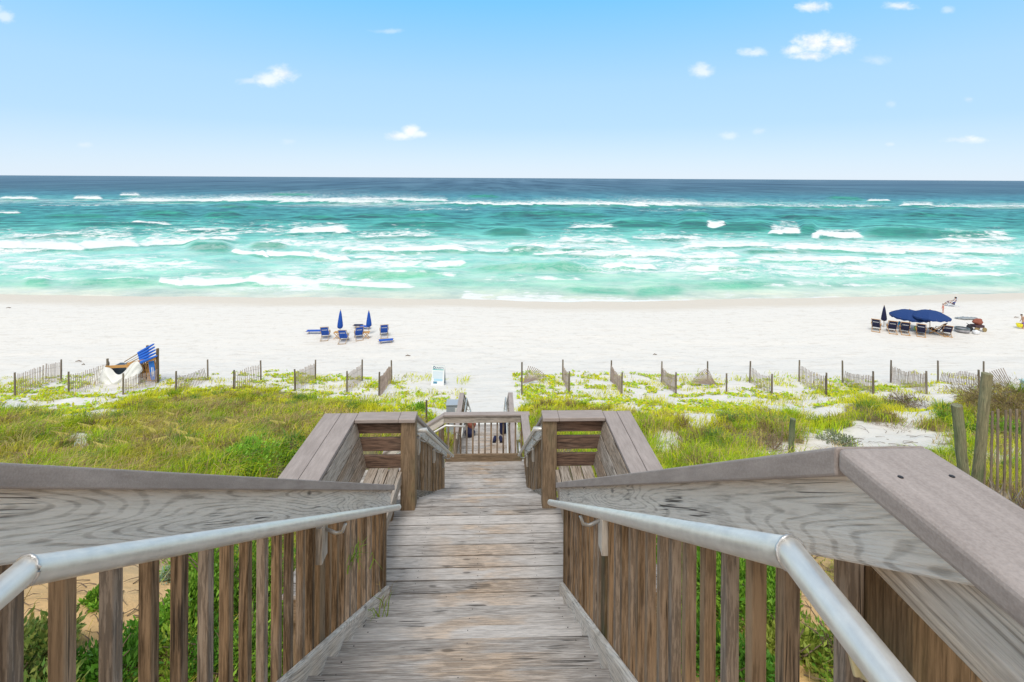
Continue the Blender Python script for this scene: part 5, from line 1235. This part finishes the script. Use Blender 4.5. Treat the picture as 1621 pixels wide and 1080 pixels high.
for i, lb in enumerate(('top folded royal blue umbrella in the slanting stack on the rack', 'folded royal blue umbrella second from the top of the slanting stack', 'folded royal blue umbrella third from the top of the slanting stack', 'folded royal blue umbrella fourth from the top of the slanting stack', 'lowest folded royal blue umbrella of the slanting stack')):
    a = Vector((.50+.14*i, .55-.16*i, .86-.03*i)); b = Vector((d_.x-.50+.14*i, .45-.15*i, 1.86-.11*i)); o = thing('folded_umbrella', lb, 'umbrella', g0+a, 0, 'folded umbrellas stacked on the rack'); dd = b-a
    m = MB(); m.tube([(0, 0, 0), dd*.52], .028, 7); m.build('pole', M_PRINT if i % 2 else M_OAK, o)
    m = MB(); m.tube([dd*.45, dd*.47, dd*.7, dd*.97, dd], [.035, .085, .075, .045, .02], 10); m.build('canopy', simple('umbrella_blue', (.02, .14, .62), .7, 0, .15, 8) if i == 0 else bpy.data.materials['umbrella_blue'], o)
# tarp
tx, tz = 46, 30; V = []
for j in range(tz):
    for i in range(tx):
        s_, t = i/(tx-1), j/(tz-1)      # s along, t from crest to ground
        X_ = -.52+2.45*s_
        crest = .86-.05*s_+.30*max(0, math.cos((s_-.86)*5.2))**2-.42*math.exp(-((s_-.52)/.17)**2) if s_ > .08 else .86-.55*(.08-s_)/.08*.3
        crest *= min(1, (s_+.04)/.12)**.35*min(1, (1.03-s_)/.1)**.4
        fold = .07*math.sin(s_*17+t*3.2)*t+.05*math.sin(s_*31-t*6)*t+.04*math.sin((s_-.5)**2*60+t*9)
        sagx = .14*math.sin(math.pi*t)*math.exp(-((s_-.5)/.3)**2)
        V.append((X_+.05*math.sin(t*5+s_*9), -.16-.42*t+fold-sagx, crest*(1-t**1.1)+.01))
Fq = np.array([(j*tx+i, j*tx+i+1, (j+1)*tx+i+1, (j+1)*tx+i) for j in range(tz-1) for i in range(tx-1)])
o = npmesh('tarp', np.array(V), Fq[:, ::-1], simple('white_tarp', (.74, .75, .73), .5, 0, .05, 6), smooth=True); o.location = g0; sm = o.modifiers.new('t', 'SOLIDIFY'); sm.thickness = .012
setattrs(o, 'white tarp draped in sagging folds over the low end of the rack', 'tarp')

# ---- things right of the navy group
p = ground(1523, 526); o = thing('inflatable_tub', 'round grey-black rimmed inflatable tub lying on the sand right of the navy chairs', 'tub', p)
m = MB(); pts = [(.45*math.cos(a), .42*math.sin(a), .30) for a in np.linspace(0, 2*math.pi, 25)]; m.tube(pts, .06, 10, caps=False); m.build('rim', simple('grey_black_vinyl', (.10, .13, .14), .4, 0, .5, 5), o, smooth=True)
m = MB(); m.lathe([(.36, .02), (.50, .12), (.45, .28)], (0, 0, 0), 20); m.build('tub_wall', simple('patterned_vinyl', (.35, .34, .36), .5, 0, .6, 4), o, smooth=True)
p = ground(1547, 524); M_RB = simple('red_brown_cloth', (.28, .09, .06), .8, 0, .3, 6); M_BLK = simple('black_bag', (.02, .02, .025), .7)
o = thing('beach_wagon', 'dark beach wagon piled with red-brown towels and bags', 'wagon', p)
m = MB(); m.box(-.38, .38, -.25, .25, .30, .50, 'x'); m.build('bed', simple('dark_wagon_cloth', (.07, .04, .05), .8), o, bevel=.03)
for x_ in (-.33, .33):
    for y_ in (-.28, .28):
        m = MB(); m.tube([(x_, y_-.035, .17), (x_, y_+.035, .17)], .17, 14); m.build('wheel', simple('tan_wheel', (.30, .22, .10), .7) if x_ < 0 and y_ < 0 else bpy.data.materials['tan_wheel'], o)
m = MB(); m.bar((-.45, 0, .35), (-.85, .05, .62), .03, .03); m.build('handle', M_BLK, o)
def lump(name, label, cat, loc, rx, ry, rz, mat, seed=1):
    bm = bmesh.new(); bmesh.ops.create_icosphere(bm, subdivisions=3, radius=1); r = random.Random(seed); ph = [r.uniform(0, 6) for _ in range(6)]
    for v_ in bm.verts:
        c_ = v_.co; k_ = 1+.12*math.sin(3*c_.x+ph[0])*math.sin(3*c_.y+ph[1])+.08*math.sin(7*c_.z+ph[2])+.05*math.sin(9*c_.x+ph[3]); v_.co = Vector((c_.x*rx*k_, c_.y*ry*k_, max(c_.z, -.75)*rz*k_+rz*.75))
    me = bpy.data.meshes.new(name); bm.to_mesh(me); bm.free(); me.materials.append(mat); me.polygons.foreach_set('use_smooth', [True]*len(me.polygons))
    o = bpy.data.objects.new(name, me); COL.objects.link(o); o.location = loc; 
    if label: setattrs(o, label, cat)
    return o
lump('towel', 'bundled red-brown towels on top of the beach wagon', 'towel', p+Vector((.05, -.02, .54)), .38, .22, .26, M_RB, 3)
lump('bag', 'black bag leaning against the left of the beach wagon', 'bag', p+Vector((-.75, -.1, 0)), .24, .18, .30, M_BLK, 4)
lump('bag', 'white bag on the sand in front of the beach wagon', 'bag', ground(1545, 529), .28, .2, .18, M_PRINT, 5)
# grey windblown mat
V = [(-1.0+2.0*i/19, -.35*math.sin(math.pi*i/19)**.5*(1 if j else -1)+.05*math.sin(i*.8), .03+.05*abs(math.sin(i*1.1+j))) for j in range(2) for i in range(20)]
o = npmesh('beach_mat', np.array(V), np.array([(i, i+1, 20+i+1, 20+i) for i in range(19)]), simple('grey_mat', (.32, .35, .37), .8, 0, .2, 4)); o.location = ground(1530, 505); sm = o.modifiers.new('t', 'SOLIDIFY'); sm.thickness = .03
setattrs(o, 'long crumpled grey mat lying on the sand seaward of the tub', 'mat')
lump('towel', 'bright blue towel hanging between the second and third navy chairs', 'towel', ground(1424, 521)+Vector((0, 0, .25)), .18, .1, .2, simple('sky_blue_cloth', (.05, .35, .65), .8), 6)
lump('beach_toy', 'lime green beach toy between the open umbrella poles', 'toy', ground(1450, 523), .16, .12, .2, simple('lime_plastic', (.45, .7, .2), .5), 7)
p = ground(1612, 520); o = thing('bucket', 'yellow bucket beside the person at the right edge', 'bucket', p+Vector((0, -.1, .12)))
m = MB(); m.lathe([(.16, 0), (.20, .15), (.23, .30), (.20, .29), (.14, .04)], (0, 0, 0), 16); m.build('pail', simple('yellow_plastic', (.85, .75, .02), .4), o, smooth=True)
m = MB(); m.tube([(.21*math.cos(a), 0, .29+.16*math.sin(a)) for a in np.linspace(0, math.pi, 10)], .008, 6); m.build('handle', M_PRINT, o)
p = ground(1640, 620); bn = thing('storage_bin', 'pale teal plastic bin at the right edge behind the last fence', 'bin', ground(1630, 626, 21.5)); m = MB(); m.box(-.22, .6, -.2, .2, 0, .56, 'z'); m.build('body', simple('pale_teal_plastic', (.42, .60, .60), .5), bn, bevel=.03)
m = MB(); m.box(-.25, .63, -.23, .23, .562, .62, 'x'); m.build('lid', bpy.data.materials['pale_teal_plastic'], bn, bevel=.015)
# bags and shoes by the low boardwalk rails
bz = Z(7.63)
lump('tote_bag', 'reddish-brown cloth bag on a dark one at the left boardwalk rail', 'bag', Vector((-.70, 15.0, bz+.20)), .13, .11, .17, M_RB, 8)
lump('bag', 'dark navy bag on the planks beneath the reddish-brown one', 'bag', Vector((-.74, 14.95, bz)), .15, .12, .15, M_NAVY, 9)
lump('towel', 'white towel bundle hung by the left boardwalk rail', 'towel', Vector((-.80, 15.1, bz+.50)), .10, .08, .08, M_PRINT, 10)
lump('backpack', 'navy backpack standing at the right boardwalk rail', 'bag', Vector((.25, 15.1, bz)), .11, .11, .30, M_NAVY, 11)
for x_, a, lb in ((.00, -8, 'left one of a pair of dark shoes on the low boardwalk'), (.18, 6, 'right one of a pair of dark shoes on the low boardwalk')):
    sh = thing('shoe', lb, 'shoe', (x_, 14.7, bz+.002), R(a), 'pair of dark shoes on the low boardwalk'); m = MB(); m.tube([(0, -.14, .045), (0, -.08, .055), (0, .02, .05), (0, .10, .04), (0, .15, .03)], [.03, .045, .048, .05, .025], 10); m.build('upper', M_NAVY, sh, smooth=True)
    m = MB(); m.box(-.048, .048, -.15, .16, 0, .02, 'y'); m.build('sole', M_BLK, sh, bevel=.008)
# driftwood and seaweed specks
for (u_, v_, L, lb) in ((125, 573, .45, 'dark driftwood stick on the open sand left of the rack'), (132, 578, .22, 'short driftwood piece just below the longer stick'), (1609, 503, .4, 'dark driftwood scrap near the right edge'), (14, 488, .5, 'curved driftwood twig near the waterline at the left edge'), (1037, 562, .25, 'tiny dark driftwood scrap on the sand right of the path'), (646, 564, .35, 'small dark driftwood scrap between the blue chairs and the board sign')):
    p = ground(u_, v_); m = MB(); m.tube([(-L/2, 0, .02), (-L*.1, .06, .05), (L*.2, .02, .03), (L/2, -.05, .06)], [.015, .03, .025, .01], 7); o = m.build('driftwood', M_TWIG, None, smooth=True); o.location = p; setattrs(o, lb, 'driftwood')

# ================================================================ PEOPLE
M_SKIN = simple('sunlit_skin', (.55, .32, .21), .6, 0, .05); M_SKIN2 = simple('rosy_skin', (.60, .34, .27), .6, 0, .05); M_HAIR = simple('dark_hair', (.03, .02, .015), .6, 0, .2, 60)
def skin_mesh(name, verts, edges, radii, mat, parent, sub=1):
    me = bpy.data.meshes.new(name); me.from_pydata([tuple(v) for v in verts], edges, []); o = bpy.data.objects.new(name, me); COL.objects.link(o); o.parent = parent
    me.materials.append(mat); sk = o.modifiers.new('skin', 'SKIN'); sk.use_smooth_shade = True
    me.skin_vertices.new() if not me.skin_vertices else None
    for i, r_ in enumerate(radii):
        q = me.skin_vertices[0].data[i]; q.radius = (r_, r_) if not isinstance(r_, tuple) else r_; q.use_root = (i == 0)
    ss = o.modifiers.new('sub', 'SUBSURF'); ss.levels = ss.render_levels = sub; return o
def hand(V, E, Rr, wrist, dirv, k):
    """five short tapered fingers from the palm"""
    w_ = len(V)-1; d = Vector(dirv).normalized(); s = d.cross(Vector((0, 1, 0))); s = s.normalized() if s.length > .1 else Vector((1, 0, 0))
    V.append(Vector(wrist)+d*.07*k); E.append((w_, len(V)-1)); Rr.append(.028*k); pm = len(V)-1
    for j, (o_, L) in enumerate(((-.03, .062), (-.01, .075), (.01, .07), (.03, .055))):
        V.append(V[pm]+d*.035*k+s*o_*k); E.append((pm, len(V)-1)); Rr.append(.010*k); V.append(V[-1]+(d+Vector((0, .3, 0))).normalized()*L*k*.9); E.append((len(V)-2, len(V)-1)); Rr.append(.008*k)
    V.append(Vector(wrist)+d*.05*k-s*.045*k); E.append((w_, len(V)-1)); Rr.append(.011*k)
def person(label, loc, rz, k, pose, skin_m, clothes, hair_m=None):
    root = thing('person', label, 'person', loc, rz); J = {a: Vector(b)*k for a, b in pose.items()}
    V = [J['pelvis']]; E = []; Rr = [(.145*k, .11*k)]
    def add(p, par, r_): V.append(Vector(p)); E.append((par, len(V)-1)); Rr.append(r_); return len(V)-1
    wa = add(J['pelvis'].lerp(J['chest'], .45), 0, (.13*k, .095*k)); ch = add(J['chest'], wa, (.165*k, .11*k)); nk = add(J['chest'].lerp(J['head'], .5), ch, .055*k)
    hd = add(J['head']-Vector((0, 0, .03*k)), nk, .085*k); add(J['head']+Vector((0, 0, .07*k)), hd, .080*k)
    for s_ in ('l', 'r'):
        sh = add(J['sh_'+s_], ch, .055*k); el = add(J['el_'+s_], sh, .042*k); wr = add(J['wr_'+s_], el, .028*k); hand(V, E, Rr, J['wr_'+s_], J['wr_'+s_]-J['el_'+s_], k)
        E[-7-0:] = E[-7-0:]
        hp = add(J['hip_'+s_], 0, .09*k); kn = add(J['kn_'+s_], hp, .058*k); an = add(J['an_'+s_], kn, .038*k); add(J['an_'+s_]+J['foot']*1.0, an, .032*k)
    b = skin_mesh('body', V, E, Rr, skin_m, root)
    m = MB(); H = J['head']; fdir = Vector(pose['face']); m.lathe([(.0, -.012*k), (.012*k, 0), (.0, .014*k)], H+fdir*.088*k, 6); m.build('nose', skin_m, root)
    m = MB(); sd_ = fdir.cross(Vector((0, 0, 1)))
    for q in (-1, 1): m.lathe([(.004*k, -.008*k), (.010*k, 0), (.004*k, .008*k)], H+fdir*.082*k+sd_*q*.032*k+Vector((0, 0, .025*k)), 6)
    m.bar(H+fdir*.08*k-sd_*.025*k-Vector((0, 0, .045*k)), H+fdir*.08*k+sd_*.025*k-Vector((0, 0, .045*k)), .01*k, .008*k)
    m.build('face', M_HAIR, root)
    h_ = lump('hair', None, None, H+Vector((0, 0, -.02*k))-fdir*.018*k, .095*k, .098*k, .085*k, hair_m or M_HAIR, 12); h_.parent = root
    for (nm, pts, rr_, mt) in clothes:
        vs = [J[a] if isinstance(a, str) else Vector(a)*k for a in pts[0]]; skin_mesh(nm, vs, pts[1], [((q[0]*k, q[1]*k) if isinstance(q, tuple) else q*k) for q in rr_], mt, root)
    return root
stand = dict(pelvis=(0, 0, .92), chest=(0, .01, 1.30), head=(0, .03, 1.60), sh_l=(-.19, 0, 1.38), sh_r=(.19, 0, 1.38), el_l=(-.25, .02, 1.12), el_r=(.25, .02, 1.12), wr_l=(-.27, .12, .90), wr_r=(.26, .12, .90), hip_l=(-.10, 0, .86), hip_r=(.10, 0, .86), kn_l=(-.11, .03, .48), kn_r=(.11, .0, .48), an_l=(-.12, 0, .07), an_r=(.12, -.02, .07), foot=(0, .16, -.03), face=(0, 1, 0))
lower = lambda mt: ('swim_shorts', (['pelvis', 'hip_l', 'kn_l', 'hip_r', 'kn_r'], [(0, 1), (0, 3)]), [(.16, .125), .105, .07, .105, .07], mt)
M_RED = simple('coral_swimsuit', (.65, .16, .13), .7); M_ORG = simple('orange_swimsuit', (.65, .30, .10), .7); M_VIO = simple('violet_swimsuit', (.28, .16, .42), .7)
bend = dict(stand); bend.update(chest=(-.02, .10, 1.27), head=(-.03, .20, 1.54), wr_l=(-.34, .30, .78), el_l=(-.28, .15, 1.02))
def trunkcl(mt, a=.15): return ('swimsuit', ([(0, 0, .86), (0, 0, .98), (0, .01, 1.14), (0, .01, 1.30)], [(0, 1), (1, 2), (2, 3)]), [(.165, .13), (.16, .125), (.142, .11), (.175, .125)], mt)
person('child in a coral red swimsuit standing left of the blue beach chair', ground(1493, 496), R(20), .50, stand, M_SKIN2, [trunkcl(M_RED)])
person('person in orange and violet swimwear bending at the right edge', ground(1620, 521), R(70), .72, bend, M_SKIN, [('swimsuit', ([(0, 0, .84), (0, 0, .98)], [(0, 1)]), [(.17, .135), (.155, .12)], M_ORG), ('leggings', ([(-.10, 0, .84), (-.11, .03, .48), (-.12, 0, .25)], [(0, 1), (1, 2)]), [.105, .072, .055], M_VIO), ('leggings', ([(.10, 0, .84), (.11, 0, .48), (.12, -.02, .25)], [(0, 1), (1, 2)]), [.105, .072, .055], M_VIO)])
p = ground(1507, 485); cs = make_chair(M_BLUE, M_PRINT, .8); cs.location = p; cs.rotation_euler = (0, 0, R(55)); cs['label'] = 'low blue chair at the waterline with a seated person in it'; cs.scale = (.9,)*3
sit = dict(pelvis=(0, -.12, .33), chest=(0, -.30, .68), head=(0, -.30, .98), sh_l=(-.19, -.32, .76), sh_r=(.19, -.32, .76), el_l=(-.27, -.12, .58), el_r=(.27, -.12, .58), wr_l=(-.27, .12, .56), wr_r=(.27, .12, .56), hip_l=(-.10, -.08, .32), hip_r=(.10, -.08, .32), kn_l=(-.12, .34, .50), kn_r=(.12, .36, .48), an_l=(-.13, .62, .14), an_r=(.13, .72, .12), foot=(0, .12, .05), face=(0, 1, 0))
person('person in a blue shirt sitting in the low chair by the waterline', p, R(55), .85, sit, M_SKIN, [lower(M_MBLUE), ('shirt', (['pelvis', 'chest'], [(0, 1)]), [(.16, .12), (.18, .13)], M_BLUE)])
